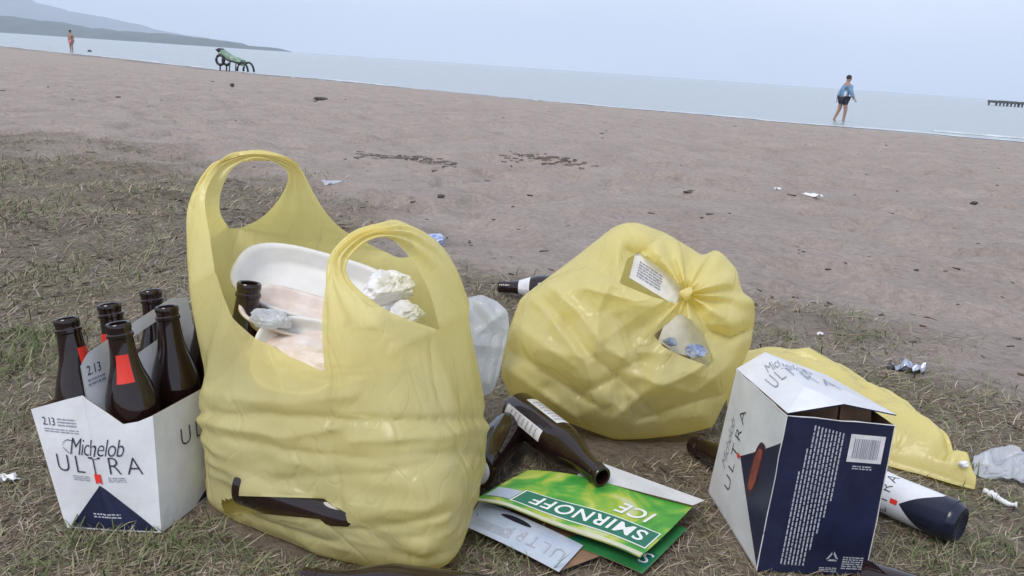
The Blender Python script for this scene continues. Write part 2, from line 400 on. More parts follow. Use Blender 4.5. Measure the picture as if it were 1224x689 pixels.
wet = sstep(0.955, 1.0, (Vg[:, 1] - 1.7) / np.maximum(shore_y(Vg[:, 0]) - 1.7, 3))
at = me.attributes.new('wet', 'FLOAT', 'POINT'); at.data.foreach_set('value', wet.astype(np.float32))
gm = bpy.data.materials.new('beach'); gm.use_nodes = True; t = gm.node_tree; b = t.nodes['Principled BSDF']
def nd(k, **kw):
    n = t.nodes.new(k)
    for a, v in kw.items(): n.inputs[a.replace('_', ' ')].default_value = v
    return n
def ramp(a, b_, ca, cb):
    r = t.nodes.new('ShaderNodeValToRGB'); r.color_ramp.elements[0].position = a; r.color_ramp.elements[1].position = b_
    r.color_ramp.elements[0].color = (*ca, 1); r.color_ramp.elements[1].color = (*cb, 1); return r
def mixc(fac, a, b_):
    x = t.nodes.new('ShaderNodeMix'); x.data_type = 'RGBA'
    if isinstance(fac, float): x.inputs[0].default_value = fac
    else: t.links.new(fac, x.inputs[0])
    t.links.new(a, x.inputs[6]); t.links.new(b_, x.inputs[7]); return x.outputs[2]
co = t.nodes.new('ShaderNodeTexCoord')
def noise(scale, detail=6, rough=0.6):
    n = nd('ShaderNodeTexNoise', Scale=scale, Detail=detail, Roughness=rough); t.links.new(co.outputs['Object'], n.inputs['Vector']); return n.outputs['Fac']
def lk(fac, r): t.links.new(fac, r.inputs['Fac']); return r.outputs['Color']
sand = mixc(0.45, lk(noise(2.2), ramp(0.3, 0.7, (0.310, 0.253, 0.220), (0.450, 0.378, 0.334))), lk(noise(45, 8, 0.7), ramp(0.3, 0.7, (0.20, 0.163, 0.144), (0.52, 0.445, 0.393))))
fl = noise(16, 8, 0.75); fr = t.nodes.new('ShaderNodeMapRange'); fr.inputs['From Min'].default_value = 0.54; fr.inputs['From Max'].default_value = 0.70; fr.inputs['To Max'].default_value = 0.55; t.links.new(fl, fr.inputs['Value'])
fd = t.nodes.new('ShaderNodeRGB'); fd.outputs[0].default_value = (0.15, 0.122, 0.11, 1); sand = mixc(fr.outputs[0], sand, fd.outputs[0])
soil = mixc(0.5, lk(noise(9), ramp(0.3, 0.7, (0.14, 0.112, 0.085), (0.28, 0.232, 0.18))), lk(noise(90, 8, 0.75), ramp(0.3, 0.7, (0.08, 0.062, 0.048), (0.34, 0.285, 0.225))))
turf = nd('ShaderNodeAttribute'); turf.attribute_name = 'turf'; wt = nd('ShaderNodeAttribute'); wt.attribute_name = 'wet'
dry = mixc(turf.outputs['Fac'], sand, soil)
wc = t.nodes.new('ShaderNodeRGB'); wc.outputs[0].default_value = (0.15, 0.125, 0.12, 1)
t.links.new(mixc(wt.outputs['Fac'], dry, wc.outputs[0]), b.inputs['Base Color'])
rg = t.nodes.new('ShaderNodeMapRange'); rg.inputs['To Min'].default_value = 0.95; rg.inputs['To Max'].default_value = 0.45
t.links.new(wt.outputs['Fac'], rg.inputs['Value']); t.links.new(rg.outputs[0], b.inputs['Roughness'])
b.inputs['Specular IOR Level'].default_value = 0.25
b1 = nd('ShaderNodeBump', Strength=1.0, Distance=0.05); t.links.new(noise(7, 6, 0.6), b1.inputs['Height'])
b2 = nd('ShaderNodeBump', Strength=0.9, Distance=0.010); t.links.new(noise(110, 6, 0.7), b2.inputs['Height']); t.links.new(b1.outputs[0], b2.inputs['Normal'])
t.links.new(b2.outputs[0], b.inputs['Normal'])
me.materials.append(gm)
ground = bpy.data.objects.new('beach_ground', me); COL.objects.link(ground); tag(ground, kind='structure')
# ---- sea
def sea_grid(x0, x1, y0, y1, z): return [(x0, y0, z), (x1, y0, z), (x1, y1, z), (x0, y1, z)], [(0, 1, 2, 3)]
wm = bpy.data.materials.new('sea_water'); wm.use_nodes = True; t = wm.node_tree; b = t.nodes['Principled BSDF']
b.inputs['Base Color'].default_value = (0.33, 0.37, 0.375, 1); b.inputs['Roughness'].default_value = 0.22; b.inputs['IOR'].default_value = 1.33
co = t.nodes.new('ShaderNodeTexCoord'); mp = t.nodes.new('ShaderNodeMapping'); mp.inputs['Scale'].default_value = (0.35, 1.0, 1.0); mp.inputs['Rotation'].default_value = (0, 0, math.radians(35))
t.links.new(co.outputs['Object'], mp.inputs['Vector'])
n1 = nd('ShaderNodeTexNoise', Scale=0.5, Detail=7, Roughness=0.62); t.links.new(mp.outputs[0], n1.inputs['Vector'])
bp = nd('ShaderNodeBump', Strength=1.0, Distance=0.25); t.links.new(n1.outputs['Fac'], bp.inputs['Height']); t.links.new(bp.outputs[0], b.inputs['Normal'])
sea = mesh('sea_water', *sea_grid(-6000, 6000, -300, 6300, WATER), wm); tag(sea, kind='structure')
# ---- foam and low breakers along the waterline
fm = mat('sea_foam', (0.66, 0.69, 0.71), 0.7, col2=(0.36, 0.42, 0.45), vscale=1.3, coords='Object')
def shore_strip(name, d0, d1, z, seed, x0, x1, step, gap, hump=0.0):
    V, Fc = [], []; last = None
    for x in np.arange(x0, x1, step):
        y = float(shore_y(x)); tx = 1.0; ty = float(shore_y(x + .5) - shore_y(x - .5)); l = math.hypot(tx, ty); nx, ny = -ty / l, tx / l
        n = float(vnoise(np.array([[x, seed]]), 0.35, seed)[0]); n2 = float(vnoise(np.array([[x, seed]]), 1.7, seed + 1)[0])
        wdt = (d1 - d0) * max(0.0, 0.55 + 0.8 * n + 0.35 * n2 - gap)
        if wdt < 0.04: last = None; continue
        c = d0 + 0.5 * n + 0.2 * n2
        k = len(V)
        for q, h in ((0, 0), (0.35, 1), (0.7, 0.6), (1.0, 0)):
            V.append((x + nx * (c + wdt * q), y + ny * (c + wdt * q), z + hump * h))
        if last is not None:
            for a in range(3): Fc.append((last + a, k + a, k + a + 1, last + a + 1))
        last = k
    return tag(mesh(name, V, Fc, fm, smooth=True), kind='stuff')
shore_strip('sea_foam', -0.1, 0.9, WATER + 0.012, 3, -60, 40, 0.25, 0.05, 0.02)
shore_strip('wave_crest_foam', 2.6, 3.4, WATER + 0.008, 8, 13, 45, 0.3, 0.30, 0.05)
# ---- headland and mountain across the bay
hm1 = mat('headland_wood', (0.05, 0.07, 0.05), 0.95, var=0.5, vscale=0.02, coords='Object')
hm2 = mat('mountain_wood', (0.06, 0.075, 0.06), 0.95, var=0.4, vscale=0.006, coords='Object')
def ridge(name, prof, D, depth, mt, rough, seed):
    xs = np.linspace(prof[0][0], prof[-1][0], 220); tops = np.interp(xs, [p[0] for p in prof], [p[1] for p in prof])
    V = []; nr = 9
    for i, (x, y) in enumerate(zip(xs, tops)):
        g = gy(x, y, D + depth * 0.45); zt = max(g[2] + rough * (0.6 * float(vnoise(np.array([[x, seed]]), 0.09, seed)[0]) + 0.4 * float(vnoise(np.array([[x, seed]]), 0.33, seed + 1)[0])), WATER - 6)
        for k in range(nr):
            q = k / (nr - 1); Y = D + depth * q; a = g[0] / (D + depth * 0.45)
            pf = math.sin(min(q / 0.45, 1) * math.pi / 2) ** 0.8 if q < 0.45 else math.cos((q - 0.45) / 0.55 * math.pi / 2)
            nn = float(vnoise(np.array([[x * 0.9, q * 60]]), 0.07, seed + 5)[0])
            V.append((a * (D + depth * 0.45) + (q - .45) * 20, Y + 0.1 * depth * nn * (1 - abs(2 * q - 1)), WATER - 6 + (zt - WATER + 6) * pf * (1 + 0.12 * nn * (k != 4))))
    Fc = [(i * nr + k, (i + 1) * nr + k, (i + 1) * nr + k + 1, i * nr + k + 1) for i in range(len(xs) - 1) for k in range(nr - 1)]
    return tag(mesh(name, V, Fc, mt, smooth=True), kind='structure')
ridge('headland', [(-700, -60), (-300, -20), (-100, 10), (0, 20), (45, 25), (90, 31), (140, 37), (200, 42), (250, 47), (300, 55), (330, 60), (352, 66)], 1900, 500, hm1, 5.0, 21)
ridge('mountain', [(-900, -160), (-300, -95), (-60, -38), (25, 0), (70, 11), (120, 22), (170, 33), (215, 42), (260, 49), (320, 60), (345, 66)], 4600, 1300, hm2, 12.0, 22)
# ---- haze over the bay
hz = bpy.data.materials.new('haze'); hz.use_nodes = True; t = hz.node_tree; t.nodes.remove(t.nodes['Principled BSDF'])
pv = t.nodes.new('ShaderNodeVolumePrincipled'); pv.inputs['Color'].default_value = (0.80, 0.88, 1.0, 1); pv.inputs['Density'].default_value = 0.00022; pv.inputs['Anisotropy'].default_value = 0.0
t.links.new(pv.outputs[0], t.nodes['Material Output'].inputs['Volume'])
V, Fc = box((0, 2900, 150), (12400, 7000, 310)); hzo = mesh('haze', V, Fc, hz); tag(hzo, kind='stuff')
# ---- grass: dry thatch lying about, green blades in tufts
def blades(name, n, ymax, az, length, width, lie, cols, keepf, seed, kindlab, pts_=None):
    r = np.random.default_rng(seed)
    # density falls with the square of the distance
    u = r.random(n * 4); y0 = 0.42; Y = y0 * (ymax / y0) ** u
    X = Y * r.uniform(-az, az, n * 4)
    if pts_ is not None: X, Y = pts_; n = len(X)
    else: k = keepf(X, Y, r.random(n * 4)); X, Y = X[k][:n], Y[k][:n]; n = len(X)
    sc_ = np.clip(Y / 1.2, 0.8, 3.0) ** 0.6
    Ln = length * r.uniform(0.45, 1.25, n) * sc_; Wd = width * r.uniform(0.6, 1.3, n) * sc_
    a = r.uniform(0, 2 * math.pi, n); el = np.radians(np.clip(r.normal(lie[0], lie[1], n), 1, 85)); bend = r.normal(0, 0.5, n); curl = r.uniform(0.2, 1.0, n)
    B = np.stack([X, Y, ground_z(X, Y) - 0.001], -1)
    pts = []
    P = B.copy()
    for s in range(4):
        pts.append(P.copy())
        e = el * (1 - curl * 0.38 * s); aa = a + bend * s * 0.35
        P = P + (Ln / 3)[:, None] * np.stack([np.cos(e) * np.cos(aa), np.cos(e) * np.sin(aa), np.sin(e)], -1)
    side = np.stack([-np.sin(a), np.cos(a), np.full(n, 0.25)], -1)
    V = np.zeros((n, 7, 3))
    for s, wf in enumerate((0.8, 1.0, 0.7)):
        V[:, 2 * s] = pts[s] - side * (Wd * wf / 2)[:, None]; V[:, 2 * s + 1] = pts[s] + side * (Wd * wf / 2)[:, None]
    V[:, 6] = pts[3]
    V[:, :, 2] = np.maximum(V[:, :, 2], (B[:, 2] + 0.0005)[:, None])
    o = (np.arange(n) * 7)[:, None]
    q = np.concatenate([o + np.array([0, 1, 3, 2]), o + np.array([2, 3, 5, 4])], 0); tr = o + np.array([4, 5, 6])
    me = bpy.data.meshes.new(name); me.vertices.add(n * 7); me.vertices.foreach_set('co', V.ravel())
    lp = np.concatenate([q.ravel(), tr.ravel()]); me.loops.add(len(lp)); me.loops.foreach_set('vertex_index', lp)
    me.polygons.add(len(q) + len(tr)); me.polygons.foreach_set('loop_start', np.concatenate([np.arange(len(q)) * 4, len(q) * 4 + np.arange(len(tr)) * 3]))
    me.update(calc_edges=True)
    cc = np.array(cols)[r.integers(0, len(cols), n)] * r.uniform(0.7, 1.35, (n, 1))
    ca = np.ones((n, 7, 4)); ca[:, :, :3] = cc[:, None, :]
    at = me.attributes.new('tint', 'FLOAT_COLOR', 'POINT'); at.data.foreach_set('color', ca.astype(np.float32).ravel())
    me.materials.append(M['blade'])
    ob = bpy.data.objects.new(name, me); COL.objects.link(ob); tag(ob, kindlab, 'grass', kind='stuff'); return ob
bm_ = bpy.data.materials.new('blade'); bm_.use_nodes = True; t = bm_.node_tree; b = t.nodes['Principled BSDF']
a_ = t.nodes.new('ShaderNodeAttribute'); a_.attribute_name = 'tint'; t.links.new(a_.outputs['Color'], b.inputs['Base Color']); b.inputs['Roughness'].default_value = 0.7; b.inputs['Specular IOR Level'].default_value = 0.25
M['blade'] = bm_
def keep_dry(x, y, u): return (u < grass_mask(x, y) * (0.45 + 0.55 * sstep(-0.5, 0.3, vnoise(np.stack([x, y], -1), 6, 31)))) & ~blocked(x, y)
GT = [gz(*p)[:2] for p in [(40, 415), (15, 430), (70, 400), (25, 400), (5, 445), (180, 660), (120, 650), (215, 655), (255, 640), (20, 500), (1180, 660), (1200, 600), (60, 670), (1130, 672), (600, 660), (225, 420)]]
def keep_green(x, y, u):
    g = 0.8 * sstep(0.25, 0.75, vnoise(np.stack([x, y], -1), 3.1, 32) * 0.7 + vnoise(np.stack([x, y], -1), 9, 33) * 0.45)
    g = np.maximum(g, 0.75 * sstep(-0.30, -0.75, x / np.maximum(y, .1)) * sstep(-0.35, 0.25, vnoise(np.stack([x, y], -1), 4, 35)) * sstep(1.1, 1.6, y))
    for q, (cx, cy) in enumerate(GT): g = np.maximum(g, 1.2 * np.exp(-((x - cx) ** 2 + (y - cy) ** 2) / (0.045 if q < 5 else 0.035) ** 2 / max(cy, .7)))
    return (u < g * grass_mask(x, y) * 0.9) & ~blocked(x, y)
def blocked(x, y):
    k = np.zeros(np.shape(x), bool)
    for (cx, cy, r) in ((-0.425, 0.895, 0.085), (-0.20, 0.93, 0.155), (0.36, 0.90, 0.085), (0.17, 1.2, 0.14)): k |= (x - cx) ** 2 + (y - cy) ** 2 < r * r
    return k
DRY = [(0.29, 0.23, 0.155), (0.20, 0.155, 0.105), (0.35, 0.29, 0.215), (0.13, 0.095, 0.065), (0.40, 0.345, 0.27), (0.20, 0.19, 0.105), (0.23, 0.22, 0.13)]
GRN = [(0.11, 0.15, 0.055), (0.15, 0.18, 0.075), (0.20, 0.205, 0.105), (0.09, 0.125, 0.05), (0.25, 0.235, 0.14)]
blades('dry_grass', 150000, 7.0, 0.85, 0.027, 0.0013, (12, 14), DRY, keep_dry, 41, 'dry straw coloured grass matted over the soil')
blades('green_grass', 22000, 7.0, 0.85, 0.030, 0.0016, (42, 20), GRN, keep_green, 42, 'short green grass blades among the dry thatch')
tr_ = np.random.default_rng(77); tx, ty = [], []
TUFT = [(40, 415, 150), (18, 432, 150), (66, 404, 110), (28, 402, 110), (5, 446, 100), (180, 660, 60), (120, 652, 50), (215, 656, 60), (255, 642, 50), (1185, 660, 70), (1202, 602, 50), (60, 672, 50), (1135, 674, 70), (600, 664, 40), (228, 420, 40), (1080, 670, 60), (700, 540, 30), (1110, 600, 40), (300, 672, 40), (30, 520, 40), (860, 640, 30), (90, 330, 60), (160, 300, 50), (20, 340, 70), (1000, 410, 30), (1150, 470, 30), (520, 330, 30), (640, 335, 30)]
for px_, py_, c_ in TUFT:
    c_ = int(c_ * 0.6); q_ = gz(px_, py_); rad_ = 0.02 + 0.022 * q_[1]
    a_ = tr_.normal(0, rad_, (c_, 2)); tx.append(q_[0] + a_[:, 0]); ty.append(q_[1] + a_[:, 1])
tx = np.concatenate(tx); ty = np.concatenate(ty); ok_ = ~blocked(tx, ty)
blades('grass_tufts', 10, 7.0, 0.85, 0.038, 0.0019, (46, 20), GRN, None, 43, 'taller green grass growing in small tufts', (tx[ok_], ty[ok_]))
# crumbs of soil, twigs and leaf litter
def litter(name, n, ymin, ymax, size, mt, seed, lab, maskf):
    r = np.random.default_rng(seed); parts = []
    k = 0
    while k < n:
        Y = ymin * (ymax / ymin) ** r.random(); X = Y * r.uniform(-0.8, 0.8)
        if r.random() > float(maskf(np.array([X]), np.array([Y]))[0]) or blocked(X, Y): continue
        s = size * r.uniform(0.4, 1.5) * (Y / 1.2) ** 0.5
        Vb, Fb = box((0, 0, 0), (s * r.uniform(1, 3.5), s * r.uniform(.5, 1), s * r.uniform(.25, .6)))
        Vb = Vb * (1 + 0.35 * r.standard_normal((8, 1)) * 0.6); a = r.uniform(0, 6.3); c, q = math.cos(a), math.sin(a)
        Vb = Vb @ np.array([[c, q, 0], [-q, c, 0], [0, 0, 1]]); parts.append((Vb + [X, Y, float(ground_z(X, Y)) + s * 0.08], Fb)); k += 1
    V, Fc = merge(parts); return tag(mesh(name, V, Fc, mt), lab, 'litter', kind='stuff')
litter('leaf_litter', 1500, 0.45, 3.5, 0.006, mat('litter', (0.10, 0.07, 0.05), 0.9, var=0.5, vscale=15), 51, 'brown crumbs of leaf and twig strewn over the grass', lambda x, y: 0.15 + 0.85 * grass_mask(x, y))
litter('beach_debris', 170, 2.2, 22, 0.006, mat('debris', (0.075, 0.06, 0.055), 0.9, var=0.4, vscale=5), 52, 'dark scraps of driftwood and weed scattered over the sand', lambda x, y: 1 - 0.8 * grass_mask(x, y))
# ================================================================== OBJECTS
# ------------------------------------------------------------------ bottles
BP = [(0.0, 0.002), (0.024, 0.0015), (0.0285, 0.0), (0.0300, 0.004), (0.0302, 0.06), (0.0302, 0.122), (0.0296, 0.132), (0.0275, 0.143), (0.0235, 0.157), (0.0190, 0.170),
      (0.0160, 0.183), (0.0145, 0.197), (0.0136, 0.210), (0.0137, 0.2115), (0.0150, 0.2125), (0.0150, 0.2160), (0.0137, 0.2172), (0.0135, 0.2205), (0.0142, 0.2225), (0.0142, 0.2275), (0.0130, 0.2290), (0.0102, 0.2285), (0.0095, 0.22), (0.0100, 0.19), (0.014, 0.172), (0.022, 0.15), (0.025, 0.12)]
BV, BF = lathe(BP, 40)
bottle_me = None
def band(r, z0, z1, a0, a1, n=18, tilt=None):
    V, Fc = [], []
    for k in range(n + 1):
        a = math.radians(a0 + (a1 - a0) * k / n)
        for q in range(5):
            z = z0 + (z1 - z0) * q / 4; rad = r(z) if callable(r) else r
            V.append((rad * math.cos(a), rad * math.sin(a), z))
    for k in range(n):
        for q in range(4): Fc.append((k * 5 + q, (k + 1) * 5 + q, (k + 1) * 5 + q + 1, k * 5 + q + 1))
    return np.array(V), Fc
def brad(z): return float(np.interp(z, [p[1] for p in BP[3:22]], [p[0] for p in BP[3:22]]))
def bottle(base, axis, label, group=None, roll=0.0, facing=None, neck=None, labels=(), scale=1.0, cap=False):
    """base: world point of the bottle's bottom centre; axis: direction towards the mouth"""
    global bottle_me
    root = bpy.data.objects.new('beer_bottle', None); COL.objects.link(root); tag(root, label, 'bottle', group); root.empty_display_size = 0.03
    a = Vector(tuple(map(float, axis))).normalized()
    q = a.to_track_quat('Z', 'Y') @ Matrix.Rotation(roll, 3, 'Z').to_quaternion()
    if facing is not None:
        fx = Vector(tuple(map(float, facing))); fx = (fx - a * fx.dot(a)).normalized(); fy = a.cross(fx); q = Matrix((fx, fy, a)).transposed().to_quaternion()
    root.matrix_basis = Matrix.Translation(Vector(tuple(map(float, base)))) @ q.to_matrix().to_4x4() @ Matrix.Diagonal((scale, scale, scale, 1))
    if bottle_me is None:
        bottle_me = mesh('glass_body', BV, BF, M['amber'], smooth=True, sharp=40); bottle_me.parent = root; first = bottle_me
    else:
        first = bottle_me.copy(); COL.objects.link(first); first.parent = root
    if neck:
        V, Fc = band(lambda z: brad(z) + 0.0005, neck[2], neck[3], neck[0], neck[1]); mesh('neck_label', V, Fc, M[neck[4]], smooth=True).parent = root
    for (a0, a1, z0, z1, mm) in labels:
        V, Fc = band(lambda z: brad(z) + 0.0005, z0, z1, a0, a1); l = mesh('body_label', V, Fc, M[mm], smooth=True); l.parent = root
        rows = []
        r = random.Random(int(a0) + 5)
        for k in range(7):
            zz = z0 + (z1 - z0) * (0.15 + 0.7 * k / 6); aa = a0 + (a1 - a0) * 0.15
            while aa < a1 - (a1 - a0) * 0.2:
                e = aa + r.uniform(0.05, 0.16) * (a1 - a0); rows.append(band(lambda z: brad(z) + 0.0009, zz, zz + 0.003, aa, e, 4)); aa = e + 0.04 * (a1 - a0)
        V, Fc = merge(rows); mesh('printed_lines', V, Fc, M['grey_ink']).parent = l
    return root
# ------------------------------------------------------------------ six bottle carrier
def carrier():
    base = [np.array(p) for p in ((-.480, .808, 0), (-.374, .810, 0), (-.326, .99, 0), (-.432, .99, 0))]
    topc = [np.array(p) for p in ((-.526, .838, .127), (-.392, .843, .127), (-.344, 1.02, .127), (-.478, 1.02, .127))]
    ctr = sum(base) / 4
    t = empty('beer_carrier', ctr, 'white cardboard six pack carrier with navy triangle, holding brown bottles', 'carrier')
    def Wd(p):
        p = np.atleast_2d(np.asarray(p, float)); q = p[:, 2:3] / H
        a = (p[:, 0:1] / (hb + (ht - hb) * q) + 1) / 2; b = (p[:, 1:2] / (db + (dt - db) * q) + 1) / 2
        f = lambda c: c[0] * (1 - a) * (1 - b) + c[1] * a * (1 - b) + c[2] * a * b + c[3] * (1 - a) * b
        return f(base) * (1 - q) + f(topc) * q
    hb, ht, db, dt = 0.053, 0.067, 0.090, 0.092           # half width / half depth at base and top
    H = 0.127
    # front panel: columns across, top edge with the peak at the crease and the cut-down corner
    U = np.array([-1, -0.66, -0.33, -0.04, 0.0, 0.04, 0.28, 0.52, 0.76, 1.0])
    top = np.array([0.127, 0.134, 0.141, 0.147, 0.1475, 0.143, 0.129, 0.117, 0.120, 0.127])
    crz = lambda u: 0.0035 * np.maximum(0, 1 - np.abs(u) / 0.9) + 0.0018 * np.exp(-(u / 0.05) ** 2)
    def front(u, v):
        q = v / H; return np.stack([u * (hb + (ht - hb) * q), -(db + (dt - db) * q) - crz(u) * (0.3 + q) - 0.004 * np.sin(np.clip(q, 0, 1) * 3.1) * (1 - u * u), v], -1)
    nv = 7; V = []
    for u, h in zip(U, top):
        for k in range(nv): V.append(front(np.array(u), np.array(h * k / (nv - 1))))
    V = np.array(V); n = len(V); Vb = V + [0, 0.0008, 0]
    Fc, mi = [], []
    for i in range(len(U) - 1):
        for k in range(nv - 1):
            q = (i * nv + k, (i + 1) * nv + k, (i + 1) * nv + k + 1, i * nv + k + 1); Fc += [q, tuple(j + n for j in q[::-1])]; mi += [0, 1]
        a, b_ = i * nv + nv - 1, (i + 1) * nv + nv - 1; Fc.append((a, b_, b_ + n, a + n)); mi.append(1)
    fp = mesh('front_panel', Wd(np.vstack([V, Vb])), Fc, None, t, mats=[M['carton'], M['kraft']], midx=mi, smooth=False)
    def fs(UV, off):      # printed surface: u in metres from the crease, v up
        u = UV[:, 0] / (hb + (ht - hb) * UV[:, 1] / H); p = front(u, UV[:, 1]); p[:, 1] -= off; return Wd(p)
    # navy triangle
    tri = [[-0.047, 0.002], [0.050, 0.002], [0.0, 0.052]]
    tv, tf = [], []
    for k in range(13):
        q = k / 12.0; y = 0.002 + 0.050 * q
        for a in np.linspace(-0.047 * (1 - q), 0.050 * (1 - q), 9): tv.append((a, y))
    for k in range(12):
        for a in range(8): tf.append((k * 9 + a, k * 9 + a + 1, (k + 1) * 9 + a + 1, (k + 1) * 9 + a))
    decal('navy_triangle', tv, tf, fs, M['navy'], fp, 0.0005)
    def txt(name, s, u, v, wd, ht_, mt, rot=0, **k):
        V2, F2 = text2d(s, **k); return decal(name, fit(V2, u, v, wd, ht_, rot), F2, fs, M[mt], fp, 0.0011)
    txt('lettering', 'Michelob', -0.028, 0.083, 0.060, 0.018, 'navy', shear=0.45, off=-0.012, space=0.9)
    # long swash under the script
    sw = crom([(-0.029, 0.084, 0), (-0.036, 0.091, 0), (-0.030, 0.098, 0), (-0.021, 0.097, 0)], 14)
    V2 = np.concatenate([sw[:, :2] + [0, 0.0004], sw[:, :2] - [0, 0.0004]]); decal('lettering', V2, [(i, i + 1, i + 15, i + 14) for i in range(13)], fs, M['navy'], fp, 0.0011)
    txt('lettering', 'ULTRA', -0.046, 0.064, 0.093, 0.0180, 'black', off=-0.018, space=1.35)
    decal('red_ribbon', [(-0.0035, 0.064), (0.0035, 0.064), (0.0035, 0.053), (0.0, 0.056), (-0.0035, 0.053)], [(0, 1, 2, 3, 4)], fs, M['red'], fp, 0.0014)
    V2, F2 = rects(dashes(-0.030, -0.010, 0.0555, 0.0615, 3, 5, 0.4) + dashes(0.010, 0.028, 0.0555, 0.0615, 3, 6, 0.4)); decal('small_print', V2, F2, fs, M['grey_ink'], fp, 0.0008)
    V2, F2 = rects(dashes(-0.016, 0.014, 0.0150, 0.0215, 2, 8, 0.5)); decal('small_print', V2, F2, fs, M['ink_light'], fp, 0.0011)
    txt('lettering', '2.13', -0.055, 0.112, 0.014, 0.0085, 'navy')
    V2, F2 = rects(dashes(-0.038, -0.016, 0.112, 0.1215, 3, 9, 0.45) + dashes(-0.055, -0.014, 0.105, 0.110, 2, 10, 0.4)); decal('small_print', V2, F2, fs, M['grey_ink'], fp, 0.0008)
    # sides, back, floor
    def side(sg):
        ys = np.linspace(-1, 1, 13); V = []
        for y in ys:
            h = 0.127 + 0.012 * sstep(0.1, 0.6, np.array(y)) if sg > 0 else 0.127 + 0.014 * sstep(-0.2, 0.5, np.array(y))
            for k in range(5):
                q = k / 4 * h / H; V.append((sg * (hb + (ht - hb) * q + 0.004 * math.sin(q * 3) * (1 - y * y)), y * (db + (dt - db) * q), float(h) * k / 4))
        V = np.array(V); n = len(V); Vb = V - [sg * 0.0008, 0, 0]; Fc, mi = [], []
        for i in range(12):
            for k in range(4):
                q = (i * 5 + k, (i + 1) * 5 + k, (i + 1) * 5 + k + 1, i * 5 + k + 1); Fc += [q, tuple(j + n for j in q[::-1])]; mi += [0, 1]
            Fc.append((i * 5 + 4, (i + 1) * 5 + 4, (i + 1) * 5 + 4 + n, i * 5 + 4 + n)); mi.append(1)
        return mesh('side_panel', Wd(np.vstack([V, Vb])), Fc, None, t, mats=[M['carton'], M['kraft']], midx=mi)
    sp = side(1); side(-1)
    def ss(UV, off):
        q = UV[:, 1] / H; y = UV[:, 0] / 0.09; return Wd(np.stack([hb + (ht - hb) * q + 0.004 * np.sin(q * 3) * (1 - y * y) + off, UV[:, 0], UV[:, 1]], -1))
    V2, F2 = text2d('ULTRA', 0, -0.018, 1.35); decal('lettering', fit(V2, -0.052, 0.078, 0.105, 0.019), F2, ss, M['black'], sp, 0.0008)
    tv = [(-0.03 + 0.11 * k / 8 * 1.0, 0.003) for k in range(9)] + [(0.085, 0.06)]
    decal('navy_triangle', tv, [(k, k + 1, 9) for k in range(8)], ss, M['navy'], sp, 0.0006)
    board('back_panel', [Wd((hb, db, 0))[0], Wd((-hb, db, 0))[0], Wd((-ht, dt, 0.12))[0], Wd((ht, dt, 0.12))[0]], M['carton'], M['kraft'], t)
    board('floor_panel', [Wd((-hb, -db, 0.0025))[0], Wd((hb, -db, 0.0025))[0], Wd((hb, db, 0.0025))[0], Wd((-hb, db, 0.0025))[0]], M['kraft'], M['carton'], t)
    # centre handle board along the depth, its top rising to the back, with a hand slot
    def hs(y, z): return (0.001 + 0.004 * np.sin(y * 18), y, z)
    ys = np.linspace(-0.092, 0.09, 27); topz = np.interp(ys, [-0.092, -0.080, 0.06, 0.09], [0.176, 0.186, 0.214, 0.208])
    V, Fc = [], []
    zl = lambda y, h: [0.004, 0.05, 0.10, h - 0.035, h - 0.014, h]
    for y, h in zip(ys, topz):
        for z in zl(y, h): V.append(hs(y, z))
    n = len(V)
    for i in range(26):
        for k in range(5):
            if k == 3 and -0.040 < ys[i] and ys[i + 1] < 0.045: continue
            Fc.append((i * 6 + k, (i + 1) * 6 + k, (i + 1) * 6 + k + 1, i * 6 + k + 1))
    V = np.array(V); Fb = [tuple(j + n for j in f[::-1]) for f in Fc]
    hp = mesh('handle_panel', Wd(np.vstack([V, V - [0.0012, 0, 0]])), Fc + Fb, M['carton'], t)
    def hsurf(UV, off): return Wd(np.stack([0.001 + 0.004 * np.sin(UV[:, 0] * 18) + off, UV[:, 0], UV[:, 1]], -1))
    V2, F2 = text2d('2.13'); decal('lettering', fit(V2, -0.086, 0.164, 0.020, 0.010), F2, hsurf, M['navy'], hp, 0.0006)
    V2, F2 = rects(dashes(-0.087, -0.062, 0.153, 0.162, 2, 12, 0.5)); decal('small_print', V2, F2, hsurf, M['grey_ink'], hp, 0.0006)
    # cell dividers
    for y in (-0.031, 0.031):
        V, Fc = box((0, y, 0.055), (2 * hb - 0.002, 0.0008, 0.09)); mesh('cell_divider', Wd(V), Fc, M['kraft'], t)
    return t, Wd
car, CW = carrier()
BS = [((-.468, .868), (-.508, .889), 'outer front cell, nothing but grass beyond it', (-25, 30), (1, -0.25, 0)), ((-.450, .932), (-.490, .952), 'outer middle cell', (-30, 25), (-0.6, -1, 0)), ((-.433, .996), (-.470, 1.022), 'outer rear cell, tallest against the grass', (-30, 30), (0.2, 1, 0)),
      ((-.411, .866), (-.443, .879), 'front cell, red neck label turned outward', (-30, 22), (0.45, -1, 0)), ((-.392, .931), (-.419, .952), 'middle cell close against the yellow bag', (-30, 30), (0.2, 1, 0)), ((-.374, .996), (-.400, 1.018), 'rear cell hidden by the yellow bag', None, (0, 1, 0))]
for (bx_, by_), (tx_, ty_), wh, nk, fc_ in BS:
    bottle((bx_, by_, 0.004), (tx_ - bx_, ty_ - by_, 0.217), 'brown bottle in the carrier, ' + wh, 'bottles standing in the carrier', facing=fc_, neck=(nk[0], nk[1], 0.160, 0.193, 'red') if nk else None, labels=[(nk[0] - 40, nk[1] + 40, 0.05, 0.105, 'paper')] if nk else (), scale=0.96)
